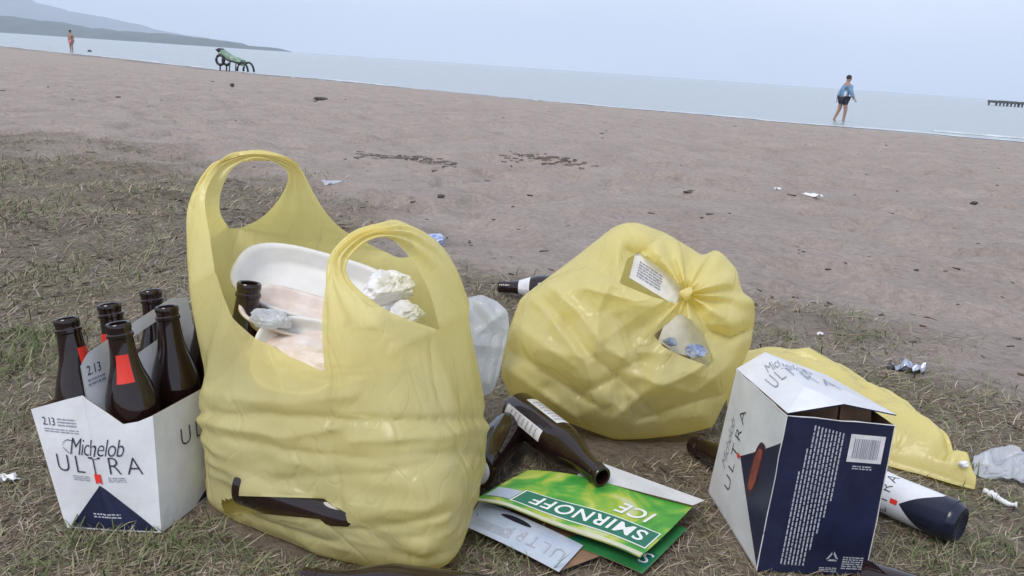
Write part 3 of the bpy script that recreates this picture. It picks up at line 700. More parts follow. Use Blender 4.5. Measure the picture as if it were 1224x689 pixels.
# ------------------------------------------------------------------ open yellow carrier bag
def in_poly(P, poly):
    x, y = P[..., 0], P[..., 1]; c = np.zeros(x.shape, bool); j = len(poly) - 1
    for i in range(len(poly)):
        xi, yi = poly[i]; xj, yj = poly[j]
        c ^= ((yi > y) != (yj > y)) & (x < (xj - xi) * (y - yi) / (yj - yi + 1e-12) + xi); j = i
    return c
def snap_hole(cl, sel, poly, reach):
    """pull film vertices near the outline of a hole onto that outline; returns the mask of those strictly inside"""
    P = pr(cl.R[sel]); ins = in_poly(P, poly); best = np.full(len(P), 1e9); tgt = P.copy()
    for a, b_ in zip(poly, poly[1:] + poly[:1]):
        a = np.array(a, float); b_ = np.array(b_, float); ab = b_ - a; t = np.clip(((P - a) @ ab) / (ab @ ab), 0, 1); q = a + t[:, None] * ab; d = np.linalg.norm(P - q, axis=1)
        k = d < best; best[k] = d[k]; tgt[k] = q[k]
    near = best < reach; dep = (cl.R[sel] - CAM) @ FW; mv = (tgt - P) * near[:, None]
    cl.R[sel] += (mv[:, :1] * (dep / FPX)[:, None]) * RT - (mv[:, 1:] * (dep / FPX)[:, None]) * UP
    return ins & ~near
def open_bag():
    cl = Cloth()
    g3 = lambda L, n: crom([gy(*p) for p in L], n)
    nA, K, nC = 30, 28, 5
    A = g3([(256, 325, .90), (265, 352, .885), (288, 387, .865), (332, 417, .835), (388, 446, .80)], nA)
    Bq = g3([(388, 446, .80), (425, 436, .79), (470, 418, .795), (522, 394, .85)], K)
    D = g3([(526, 393, .862), (553, 378, .91), (560, 360, .96), (538, 330, 1.01), (500, 306, 1.03)], K)
    Eq = g3([(500, 306, 1.03), (476, 308, 1.04), (455, 300, 1.045)], 14)
    Fq = g3([(455, 300, 1.045), (400, 292, 1.085), (340, 283, 1.10), (288, 274, 1.08)], K)
    Hq = g3([(276, 274, 1.075), (243, 292, 1.02), (226, 325, .95), (232, 338, .915), (256, 325, .90)], K)
    rim = np.vstack([A[:-1], Bq, D, Eq[1:-1], Fq, Hq[:-1]])
    seg = {}; o = nA - 1; seg['B'] = np.arange(o, o + K); o += K; seg['D'] = np.arange(o, o + K); o += K + 12; seg['F'] = np.arange(o, o + K); o += K
    seg['H'] = np.r_[np.arange(o, o + K - 1), 0]
    N_ = len(rim)
    # plan of the body
    plan = crom([(-.352, .90), (-.322, .845), (-.22, .79), (-.13, .757), (-.072, .752), (-.04, .79), (-.028, .885), (-.035, 1.0), (-.10, 1.075), (-.20, 1.09), (-.285, 1.05), (-.33, .975)], 400, True)
    ctr = np.array([-.195, .925]); d = plan - ctr; pa = np.arctan2(d[:, 1], d[:, 0]); prr = np.hypot(d[:, 0], d[:, 1]); so = np.argsort(pa); pa, prr = pa[so], prr[so]
    az = np.unwrap(np.arctan2(rim[:, 1] - ctr[1], rim[:, 0] - ctr[0]))
    az = np.maximum.accumulate(az + np.arange(N_) * 1e-4)
    uni = az[0] + np.arange(N_) / N_ * 2 * math.pi
    ex = np.concatenate([az - 2 * math.pi, az, az + 2 * math.pi]); k = np.ones(9) / 9; sm = np.convolve(ex, k, 'same')[N_:2 * N_]
    sm = 0.8 * sm + 0.2 * (uni + np.mean(sm - uni))
    rad = np.interp((sm + math.pi) % (2 * math.pi) - math.pi, pa, prr, period=2 * math.pi)
    nv = 92; rows = []
    for i in range(nv):
        q = i / (nv - 1); z = 0.003 + (rim[:, 2] - 0.003) * q
        s = 1.0 - 0.10 * np.clip(1 - z / 0.03, 0, 1) ** 2 + 0.022 * np.exp(-((z - 0.10) / 0.06) ** 2)
        xy = ctr + (rad * s)[:, None] * np.stack([np.cos(sm), np.sin(sm)], -1)
        wv = sstep(0.35, 1.0, np.array(q)); xy = (1 - wv) * xy + wv * rim[:, :2]
        rows.append(np.column_stack([xy, z]))
    rows = np.array(rows)
    zz_ = rows[..., 2]; rn = facets(rows * [1, 1, 1.15], 0.08, 63) * 0.013 * np.exp(-((zz_ - 0.07) / 0.08) ** 2) + facets(rows * [1, 1, 0.4], 0.06, 68) * 0.006 + facets(rows * [1, 1, 0.8], 0.028, 69) * 0.0018 * np.exp(-((zz_ - 0.07) / 0.08) ** 2) + (1 - 2 * np.abs(vnoise(rows * [1, 1, 0.35], 22, 64))) * 0.0022 + (1 - 2 * np.abs(vnoise(rows * [1, 1, 2.5], 24, 66))) * 0.002 * np.exp(-((zz_ - 0.07) / 0.07) ** 2)
    pxs = pr(rows); out_ = rows - np.array([ctr[0], ctr[1], 0]); out_[..., 2] = 0; out_ /= np.linalg.norm(out_, axis=2, keepdims=True); rows += out_ * rn[..., None]
    for L_, dep, wd in ([(215, 493), (330, 497), (470, 503), (590, 498)], -.006, 5), ([(215, 505), (300, 530), (420, 548), (560, 540)], -.0035, 5), ([(330, 575), (450, 566), (590, 540)], -.003, 6), ([(380, 640), (470, 628), (590, 600)], -.004, 6), ([(390, 440), (398, 520), (404, 600)], -.003, 7), ([(470, 420), (500, 470), (520, 520)], .004, 7), ([(250, 470), (330, 480), (420, 470)], .005, 12), ([(300, 380), (330, 440), (345, 500)], .003, 14), ([(240, 500), (330, 520), (400, 512)], .004, 6), ([(420, 525), (500, 522), (580, 510)], .005, 7):
        c2 = crom(np.array([(a_, b_, 0) for a_, b_ in L_], float), 40)[:, :2]
        dd = np.sqrt(((pxs[..., None, :] - c2) ** 2).sum(-1)).min(-1) * (1 + 0.25 * vnoise(pxs, .03, 5))
        front_ = (out_[..., 1] < 0.45) * 1.0
        rows += out_ * (dep * np.exp(-dd / wd) - 0.45 * 0.3 * dep * np.exp(-((dd - 2.2 * wd) / (1.5 * wd)) ** 2) * 1.0)[..., None] * front_[..., None]
    idx = cl.add(rows.reshape(-1, 3)).reshape(nv, N_)
    Zb = rows[:, :, 2]
    low = np.exp(-((Zb - 0.085) / 0.07) ** 2)
    cl.grid(idx, True, sh=1.012, sv=1.0 + 0.006 + 0.010 * low)
    # bottom, drawn in to the middle
    prev = idx[0]; cap = [idx[0]]
    for q in (0.75, 0.45, 0.15):
        cap.append(cl.add(np.column_stack([ctr + (rows[0, :, :2] - ctr) * q, np.full(N_, 0.004)])))
    cl.grid(np.array(cap), True)
    # handles: panel edge, fold, slot edge run from one strap base over the top to the other
    def handle(b0, b1, pe, mid, se, slack):
        m_ = 46; C3 = [crom([gy(*p) for p in L], m_, byindex=True) for L in (pe, mid, se)]
        top = []
        x = np.linspace(0, 1, K)
        w0, w1, w2 = 2 * (x - .5) * (x - 1), 4 * x * (1 - x), 2 * x * (x - .5)
        for i in range(m_): top.append(w0[:, None] * C3[0][i] + w1[:, None] * C3[1][i] + w2[:, None] * C3[2][i])
        top = np.array(top)
        allv = np.vstack(cl.V); e0 = allv[b0]; e1 = allv[b1]
        for i in range(m_):        # meet the two bases exactly
            q = i / (m_ - 1); f0 = (1 - sstep(0, 0.3, np.array(q))); f1 = sstep(0.7, 1, np.array(q))
            top[i] += f0 * (e0 - top[0] if i == 0 else e0 - T0) + f1 * (e1 - TN if i else 0)
            if i == 0: T0 = C3[0][0] * w0[:, None] + C3[1][0] * w1[:, None] + C3[2][0] * w2[:, None]; TN = C3[0][-1] * w0[:, None] + C3[1][-1] * w1[:, None] + C3[2][-1] * w2[:, None]
        # gather: pleats where the band narrows
        q = np.linspace(0, 1, m_)[:, None]
        amp = 0.0035 * np.sin(q * math.pi) ** 2
        nrm = np.cross(np.gradient(top, axis=0), np.gradient(top, axis=1)); nrm /= np.linalg.norm(nrm, axis=2, keepdims=True) + 1e-9
        top = top + nrm * (amp * np.sin(x[None] * 26 + 3 * q))[..., None]
        inner = cl.add(top[1:-1].reshape(-1, 3)).reshape(m_ - 2, K)
        I2 = np.vstack([b0[None], inner, b1[None]])
        cl.grid(I2, False, sh=1.0 + slack * np.sin(q * math.pi) ** 1.5 + 0 * x[None], sv=1.0)
        return inner
    h1 = handle(idx[-1][seg['B']], idx[-1][seg['D']][::-1],
        [(388, 446, .80), (385, 400, .80), (387, 350, .81), (396, 308, .825), (420, 281, .835), (448, 270, .85), (468, 264, .88), (485, 275, .95), (500, 306, 1.03)],
        [(445, 428, .79), (425, 385, .788), (406, 340, .80), (404, 308, .815), (428, 284, .828), (458, 276, .84), (498, 279, .872), (540, 308, .92), (560, 352, .95)],
        [(522, 394, .85), (478, 378, .82), (432, 352, .81), (413, 326, .818), (432, 296, .828), (462, 285, .84), (488, 305, .86), (512, 345, .868), (526, 393, .862)], 0.10)
    h2 = handle(idx[-1][seg['F']], idx[-1][seg['H']][::-1],
        [(455, 300, 1.045), (408, 274, 1.045), (380, 240, 1.04), (362, 206, 1.03), (345, 188, 1.02), (302, 181, 1.0), (268, 193, .985), (244, 232, .95), (250, 285, .92), (256, 325, .90)],
        [(370, 288, 1.10), (366, 262, 1.08), (360, 232, 1.05), (354, 206, 1.03), (341, 193, 1.02), (303, 186, 1.005), (256, 199, .98), (228, 245, .955), (222, 292, .95), (225, 325, .95)],
        [(288, 274, 1.08), (312, 262, 1.07), (332, 240, 1.05), (344, 212, 1.03), (336, 198, 1.02), (305, 191, 1.0), (279, 201, .99), (265, 226, .985), (264, 254, 1.01), (276, 274, 1.075)], 0.10)
    pins = np.zeros(cl.n); pins[h1[18:26].ravel()] = 1; pins[h2[18:26].ravel()] = 1
    cl.solve(iters=260, tether=0.028, bend=0.22, noise=0.0022, nfreq=26, caps=INBAG, pins=pins, seed=61)
    t = empty('plastic_bag', (ctr[0], ctr[1], 0), 'open yellow plastic carrier bag with both handles standing up, full of rubbish', 'bag', 'yellow plastic bags')
    tear = [(264, 601), (284, 593), (387, 596), (403, 609), (426, 603), (413, 615), (417, 630), (391, 629), (383, 621), (301, 613), (270, 617)]
    dr = np.zeros(cl.n, bool); fr_ = idx[2:70].ravel(); fr_ = fr_[cl.R[fr_][:, 1] < 0.86]; dr[fr_] = snap_hole(cl, fr_, tear, 3.2)
    cl.build('bag_film', M['yellow'], t, dr)
    return t
def lay(px, py, z, ang, label, group=None, elev=0.0, back=0.115, **k):
    """a bottle lying with its middle under a pixel; ang: heading of the mouth in plan (degrees, 0 = image right, 90 = away)"""
    c = gz(px, py, z); a = math.radians(ang); ax = np.array([math.cos(a) * math.cos(elev), math.sin(a) * math.cos(elev), math.sin(elev)])
    return bottle(c - ax * back, ax, label, group, **k), c - ax * back, ax
INBAG = []
M['darkrub'] = mat('dark_rubbish', (0.09, 0.065, 0.04), 0.7, col2=(0.30, 0.24, 0.14), vscale=22)
def inside_bottle(base, axis, label, **k):
    axis = np.array(axis, float) / np.linalg.norm(axis); base = np.array(base, float)
    bottle(base, axis, label, 'bottles inside the open yellow bag', scale=0.92, **k)
    INBAG.append((base + axis * 0.028, base + axis * 0.125, 0.031)); INBAG.append((base + axis * 0.125, base + axis * 0.17, 0.024)); INBAG.append((base + axis * 0.17, base + axis * 0.226, 0.016))
inside_bottle((-.286, .838, .056), (1, -0.38, -0.04), 'brown bottle lying low inside the open yellow bag, dark through the film')
inside_bottle((-.075, .875, .115), (-1, 0.10, 0.0), 'brown bottle lying across the middle of the open yellow bag', labels=[(-120, -20, 0.03, 0.10, 'paper')])
inside_bottle((-.30, .95, .035), (1, 0.12, 0.05), 'brown bottle lying at the bottom of the open yellow bag')
nt_ = gy(298, 340, .93)
bottle(nt_ - np.array([0.02, 0.02, 0.23]) / np.linalg.norm([0.02, 0.02, 0.23]) * 0.227, (0.02, 0.02, 0.23), 'brown bottle neck poking up among the trays in the open yellow bag', 'bottles inside the open yellow bag')
open_bag()
def dish(name, ctr, ex, ey, nrm, a, b_, depth, mt, label, cat, group=None, lip=0.012, stain=None):
    """rounded shallow foam tray with a rolled lip, open side along nrm"""
    ex = np.array(ex, float); ex /= np.linalg.norm(ex); nrm = np.array(nrm, float); nrm -= ex * (nrm @ ex); nrm /= np.linalg.norm(nrm); ey = np.cross(nrm, ex)
    prof = [(0.0, -depth), (0.45, -depth), (0.74, -depth), (0.82, -depth * 0.8), (0.90, -depth * 0.15), (0.95, 0), (1.0, 0.0), (1.005, -0.003), (0.97, -0.004), (0.90, -depth * 0.35), (0.80, -depth - 0.003), (0.4, -depth - 0.003), (0.0, -depth - 0.003)]
    n = 56; V, Fc = [], []
    for r, z in prof:
        for k in range(n):
            th = 2 * math.pi * k / n; cx, sx = math.cos(th), math.sin(th); p = 2.9
            rr_ = (abs(cx) ** p + abs(sx) ** p) ** (-1 / p); V.append(np.array(ctr) + ex * a * r * rr_ * cx + ey * b_ * r * rr_ * sx + nrm * (z + 0.05 * b_ * (r * cx) ** 2))
    for i in range(len(prof) - 1):
        for k in range(n): Fc.append((i * n + k, i * n + (k + 1) % n, (i + 1) * n + (k + 1) % n, (i + 1) * n + k))
    o = mesh(name, V, Fc, M[mt], smooth=True); return tag(o, label, cat, group)
def crumple(name, ctr, size, mt, label, cat, seed, sub=4, amp=0.45, freq=2.2, group=None, flat=None):
    """crushed, creased lump: folds of a few sizes over a ball, flat facets"""
    bm = bmesh.new(); bmesh.ops.create_icosphere(bm, subdivisions=sub, radius=1.0)
    V = np.array([v.co[:] for v in bm.verts]); Fc = [[v.index for v in f.verts] for f in bm.faces]; bm.free()
    r = np.random.default_rng(seed); nr = r.standard_normal((16, 3)); nr /= np.linalg.norm(nr, axis=1)[:, None]; off = r.uniform(1 - amp, 1.0, 16)
    d = V @ nr.T; lim = np.where(d > 0.25, off / np.maximum(d, 0.25), 9).min(1)          # planes that cut the ball into facets
    n = np.minimum(lim, 1.0) * (1 + amp * 0.5 * (0.5 - np.abs(vnoise(V, freq, seed + 1))) + amp * 0.22 * vnoise(V, freq * 3.1, seed + 2))
    V = V * n[:, None] * np.array(size) + np.array(ctr)
    if flat is not None: V[:, 2] = np.maximum(V[:, 2], flat)
    return tag(mesh(name, V, Fc, M[mt] if isinstance(mt, str) else mt), label, cat, group)
p = gy(378, 340, .985)
dish('foam_tray', p, RT * 1.0 - UP * 0.28, None, -FW * 0.75 + UP * 0.75, 0.104, 0.056, 0.024, 'foam', 'large clean white foam tray leaning in the open yellow bag', 'tray')
p = gy(352, 372, .935)
dish('foam_tray', p, RT * 1.0 - UP * 0.30, None, -FW * 0.45 + UP * 0.9, 0.062, 0.048, 0.016, 'foam_dirty', 'food stained foam tray below the clean one in the open yellow bag', 'tray')
p = gy(354, 424, .872)
dish('foam_tray', p, RT * 1.0 - UP * 0.12, None, -FW * 0.95 + UP * 0.35, 0.05, 0.045, 0.014, 'foam', 'small white foam tray with red specks inside the front of the open yellow bag', 'tray')
crumple('paper_napkin', gy(462, 345, .95), (0.034, 0.03, 0.022), 'tissue', 'crumpled white paper napkin on the trays in the open yellow bag', 'napkin', 71)
crumple('paper_napkin', gy(482, 372, .93), (0.024, 0.03, 0.012), 'tissue', 'flatter white paper scrap below the crumpled napkin in the yellow bag', 'napkin', 72)
crumple('plastic_wrapper', gy(322, 382, .89), (0.026, 0.02, 0.014), 'clear', 'crumpled clear plastic beside the bottle neck in the open yellow bag', 'wrapper', 73)
crumple('food_scraps', (-.180, .945, .085), (0.132, 0.118, 0.082), 'darkrub', 'dark brown heap of scraps filling the open yellow bag', 'rubbish', 74, amp=0.3, flat=0.012)
crumple('food_scraps', (-.20, .91, .185), (0.10, 0.06, 0.035), 'foam_dirty', 'pale stained food scraps on top of the brown heap in the open yellow bag', 'rubbish', 75, amp=0.3)
# ------------------------------------------------------------------ tied yellow bag, slumped
def seg_dist(P, L):
    d = np.full(P.shape[:-1], 1e9)
    for a, b_ in zip(L[:-1], L[1:]):
        a = np.array(a, float); b_ = np.array(b_, float); ab = b_ - a; t = np.clip(((P - a) @ ab) / (ab @ ab), 0, 1); d = np.minimum(d, np.linalg.norm(P - (a + t[..., None] * ab), axis=-1))
    return d
def puffed(outline, centre, zc, front, back, knot, nth, nin, nback, creases=(), pinch=0.0, pleat=0.0, pw=1.0, cpow=0.5, holes=(), slack=1.02, gather=0.0, tether=0.02, bend=0.25, seed=80, noise=0.003, nfreq=22, lean=0.0, rid=0.0):
    """film pillow: outline of the slumped bag at depth zc with its own thickness front and back, drawn in to the knot"""
    cl = Cloth()
    ol = np.array(list(outline) + [outline[0]], float); sl = np.r_[0, np.cumsum(np.linalg.norm(np.diff(ol, axis=0), axis=1))]; ul = np.linspace(0, sl[-1], nth + 1)[:-1]
    out_ = np.stack([np.interp(ul, sl, ol[:, k]) for k in (0, 1)], -1); out_ = 0.5 * out_ + 0.25 * (np.roll(out_, 1, 0) + np.roll(out_, -1, 0))
    kn = np.array(knot, float); cn = np.array(centre, float)
    # radius of the outline around its centre, for the thickness profile
    dv = out_ - cn; oa = np.arctan2(dv[:, 1], dv[:, 0]); orr = np.hypot(dv[:, 0], dv[:, 1]); so = np.argsort(oa); oa, orr = oa[so], orr[so]
    def rho(P):
        d = P - cn; return np.hypot(d[..., 0], d[..., 1]) / np.interp(np.arctan2(d[..., 1], d[..., 0]), oa, orr, period=2 * math.pi)
    def to3(P, h):
        zc_ = zc - h - lean * (344.5 - P[..., 1]) / FPX * zc * -1.0
        return CAM + FW * zc_[..., None] + RT * ((P[..., 0] - 612) / FPX * zc_)[..., None] - UP * ((P[..., 1] - 344.5) / FPX * zc_)[..., None]
    rowsP, rowsH, rowsF = [], [], []
    al = np.arctan2(out_[:, 1] - kn[1], out_[:, 0] - kn[0])
    for i in range(nin):
        q = (i + 0.35) / nin; q = q ** pw; P = kn + (out_ - kn) * q; r = np.clip(rho(P), 0, 1)
        h = front * (1 - r ** 2.2) ** cpow
        dk = np.linalg.norm(P - kn, axis=1)
        h = h - pinch * np.exp(-(dk / 26) ** 2) + pleat * np.exp(-dk / 60) * (1 - np.exp(-dk / 8)) * np.sin(al * 11 + 1.7 * np.sin(al * 3) + 0.4)
        for L_, dep, wd in creases:
            d = seg_dist(P, L_); h = h + dep * np.exp(-d / wd)
        h = h + rid * (facets(P @ np.array([[.75, .66], [-.66 * 1.5, .75 * 1.5]]), 78.0, seed + 3) * 2.6 + facets(P, 34.0, seed + 4) * 0.9) * (1 - r ** 6)
        rowsP.append(P); rowsH.append(h)
    for i in range(nback):
        q = 1 - (i + 0.5) / (nback + 0.5); P = cn + (out_ - cn) * max(q, 0.03) ** 0.8; r = np.clip(rho(P), 0, 1); rowsP.append(P); rowsH.append(-back * (1 - r ** 2.4) ** 0.5)
    P = np.array(rowsP); V = to3(P, np.array(rowsH))
    isf = np.zeros(P.shape[:2], bool); isf[:nin] = True
    V[..., 2] = np.maximum(V[..., 2], 0.004 + 0.0006 * np.arange(V.shape[0])[:, None] / V.shape[0])
    idx = cl.add(V.reshape(-1, 3)).reshape(P.shape[:2])
    dk = np.linalg.norm(P - kn, axis=2)
    cl.grid(idx, True, sh=slack + gather * np.exp(-dk / 40) * isf, sv=slack)
    pins = ((dk < 6) & isf).ravel().astype(float)
    cl.solve(iters=220, tether=tether, bend=bend, noise=noise, nfreq=nfreq, pins=pins, seed=seed, floor=0.004)
    drop = np.zeros(cl.n, bool)
    for hp in holes:
        sel = idx[:nin].ravel(); sel = sel[(in_poly(P, hp) | (seg_dist(P, hp + hp[:1]) < 12))[:nin].ravel()]
        drop[sel] |= snap_hole(cl, sel, hp, 2.2)
    return cl, drop, to3
OUT2 = [(597, 450), (600, 420), (610, 385), (620, 358), (632, 348), (655, 331), (678, 314), (706, 292), (733, 271), (747, 266), (763, 266), (797, 279), (825, 296), (839, 305), (846, 303), (855, 298), (864, 303), (881, 322), (888, 350), (895, 354), (902, 360), (903, 378), (898, 414), (886, 440), (868, 480), (852, 512), (815, 521), (770, 526), (735, 527), (700, 515), (655, 497), (610, 478)]
H1 = [(754, 313), (766, 306), (783, 318), (800, 332), (814, 346), (807, 359), (780, 352), (746, 338)]
H2 = [(814, 379), (826, 387), (838, 400), (848, 426), (842, 433), (817, 424), (797, 414), (787, 402)]
H1, H2 = [[tuple(np.array(p_) * 1.16 - 0.16 * np.mean(h_, 0)) for p_ in h_] for h_ in (H1, H2)]
CR2 = [([(632, 349), (668, 392), (700, 436), (712, 490)], 0.014, 9), ([(745, 268), (738, 320), (715, 372), (712, 430)], 0.012, 10), ([(790, 278), (770, 300), (758, 306)], -0.012, 7), ([(850, 430), (820, 450), (770, 470), (735, 500)], 0.012, 9), ([(820, 350), (838, 325), (852, 302)], -0.0240, 7), ([(820, 350), (795, 325), (750, 298)], -0.0180, 6), ([(820, 352), (848, 395), (872, 404), (900, 392)], -0.0210, 7), ([(820, 350), (760, 360), (700, 345)], 0.0150, 14),
       ([(640, 352), (676, 385), (700, 420), (742, 452), (790, 500)], -0.010, 6), ([(655, 340), (690, 372), (722, 415), (764, 440), (800, 476)], 0.012, 9), ([(610, 420), (660, 450), (720, 490)], -0.0120, 7), ([(605, 440), (640, 465), (690, 500)], 0.0090, 6),
       ([(695, 470), (735, 452), (760, 500)], -0.0135, 8), ([(820, 350), (870, 340), (895, 350)], 0.0180, 16), ([(740, 380), (765, 430), (745, 440)], -0.0105, 8), ([(760, 450), (830, 470), (870, 440)], 0.0150, 16), ([(625, 395), (690, 440), (700, 470)], 0.0090, 8), ([(770, 500), (830, 480), (866, 470)], -0.0120, 8)]
cl, drop, to3 = puffed(OUT2, (748, 402), 1.235, 0.105, 0.11, (820, 352), 190, 74, 26, CR2, pinch=0.022, pleat=0.011, holes=[H1, H2], slack=1.015, gather=0.10, tether=0.06, bend=0.08, seed=81, rid=0.011, cpow=0.62, noise=0.002)
kp = to3(np.array([820., 352]), np.array(0.07))
t2 = empty('plastic_bag', gz(745, 512), 'bulging yellow plastic bag tied shut, with two gaps beside its knot', 'bag', 'yellow plastic bags')
cl.build('bag_film', M['yellow'], t2, drop)
kn_ = crumple('knot', kp, (0.010, 0.010, 0.012), 'yellow', None, None, 84, sub=3, amp=0.5); adopt(kn_, t2)
# what shows through the gaps
pa = to3(np.array([(752., 332), (808., 366), (815., 338), (760., 300)]), np.array([.046, .046, .036, .036]))
wr = board('printed_carton', [pa[0], pa[1], pa[2], pa[3]], M['paper'], M['kraft'], None); tag(wr, 'white printed carton showing through the upper gap of the tied bag', 'carton')
fsu = quad_surf(*pa)
V2, F2 = rects(dashes(0.010, 0.05, 0.008, 0.034, 6, 21, 0.5)); decal('small_print', V2, F2, fsu, M['grey_ink'], wr, 0.0006)
pb = to3(np.array([(782., 420), (850., 440), (848., 385), (800., 372)]), np.array([.036, .036, .03, .03]))
wr = board('printed_carton', [pb[0], pb[1], pb[2], pb[3]], M['paper'], M['kraft'], None); tag(wr, 'plain white carton showing through the lower gap of the tied bag', 'carton')
crumple('foil_wrapper', to3(np.array([832., 420]), np.array(.058)), (0.018, 0.010, 0.012), 'foil_blue', 'crumpled blue and white wrapper in the lower gap of the tied bag', 'wrapper', 86, sub=3)
crumple('foil_wrapper', to3(np.array([802., 409]), np.array(.055)), (0.012, 0.009, 0.007), 'foil_blue', 'small blue rimmed scrap in the lower gap of the tied bag', 'wrapper', 87, sub=3)
crumple('rubbish_heap', to3(np.array([735., 430]), np.array(.0)) , (0.12, 0.07, 0.08), 'darkrub', 'brown rubbish filling the tied yellow bag', 'rubbish', 88, amp=0.25, flat=0.01)
# ------------------------------------------------------------------ flat yellow bag lying behind the navy box
def lying_bag(name, near, far, hgt, nx, ny, mt, label, seed, creases=(), slack=1.03, group=None, cat='bag', edge=0.004, fold=None):
    """film lying on the ground: near and far edges given on the ground, blown up in between; two skins"""
    a = crom(np.array(near, float), nx); b_ = crom(np.array(far, float), nx)
    cl = Cloth(); X = np.linspace(0, 1, nx)[None]; Yq = np.linspace(0, 1, ny)[:, None]
    base = a[None] * (1 - Yq[..., None]) + b_[None] * Yq[..., None]
    prof = (np.sin(np.clip(Yq, 0, 1) * math.pi) ** 0.55) * (np.sin(np.clip(X * 0.92 + 0.06, 0, 1) * math.pi) ** 0.45)
    up = base.copy(); up[..., 2] = edge + hgt(X, Yq) * prof
    for (x0, y0, x1, y1, dep, wd) in creases:
        P = np.stack([X + 0 * Yq, Yq + 0 * X], -1); up[..., 2] += dep * np.exp(-(seg_dist(P, [(x0, y0), (x1, y1)]) / wd) ** 2) * prof
    up[..., 2] += prof * (0.022 * facets(base[..., :2] * [0.7, 1.2], 0.09, seed + 6) + 0.007 * facets(base[..., :2], 0.035, seed + 7))
    up[..., 2] = np.maximum(up[..., 2], edge)
    lo = base.copy(); lo[..., 2] = 0.003
    iu = cl.add(up.reshape(-1, 3)).reshape(ny, nx)
    il = cl.add(lo[1:-1, 1:-1].reshape(-1, 3)).reshape(ny - 2, nx - 2)
    full = iu.copy(); full[1:-1, 1:-1] = il
    cl.grid(iu, False, sh=slack, sv=slack); cl.grid(full, False)
    pins = np.zeros(cl.n); pins[il.ravel()] = 1
    cl.solve(iters=200, tether=0.045, bend=0.1, noise=0.003, nfreq=24, seed=seed, floor=0.003, pins=pins)
    return cl
near = [gz(868, 488), gz(915, 505), gz(990, 535), gz(1060, 559), gz(1100, 570), gz(1140, 582), gz(1164, 588)]
far = [gz(862, 436, .03), gz(905, 428, .04), gz(985, 440, .045), gz(1060, 470, .05), gz(1115, 500, .05), gz(1152, 530, .045), gz(1170, 562, .03)]
far = [np.array([p[0], p[1] + 0.01, 0.006]) for p in far]
cl = lying_bag('plastic_bag', near, far, lambda X, Y: 0.105 - 0.04 * X, 120, 60, M['yellow'], '', 91, [(0.30, 0.55, 0.85, 0.70, -0.025, 0.06), (0.86, 0.15, 0.90, 0.9, -0.03, 0.022), (0.94, 0.1, 0.96, 0.9, 0.015, 0.02), (0.3, 0.9, 0.9, 0.85, 0.018, 0.05)])
t3 = empty('plastic_bag', (near[3][0], near[3][1] + 0.1, 0), 'limp yellow plastic bag lying flat behind the navy beer box', 'bag', 'yellow plastic bags')
cl.build('bag_film', M['yellow'], t3)
crumple('paper_scrap', gz(1152, 556, .035), (0.008, 0.005, 0.006), 'tissue', 'tiny white scrap caught at the end of the limp yellow bag', 'scrap', 92, sub=2)
# ------------------------------------------------------------------ clear bag between the yellow ones
OUTC = [(545, 380), (552, 358), (575, 352), (594, 360), (607, 372), (609, 392), (603, 420), (596, 452), (588, 470), (572, 476), (555, 470), (546, 440)]
cl, drop, _ = puffed(OUTC, (578, 415), 1.16, 0.03, 0.035, (578, 415), 90, 34, 14, [([(560, 360), (590, 400), (575, 470)], -.010, 6), ([(600, 375), (570, 400), (560, 440)], .008, 6), ([(590, 365), (603, 400), (590, 460)], -.006, 5)], slack=1.05, tether=0.03, bend=0.08, seed=95, noise=0.004, rid=0.014)
tcb = empty('clear_bag', gz(577, 474), 'crumpled clear plastic bag wedged between the two full yellow bags', 'bag'); cl.build('bag_film', M['clear'], tcb, drop)
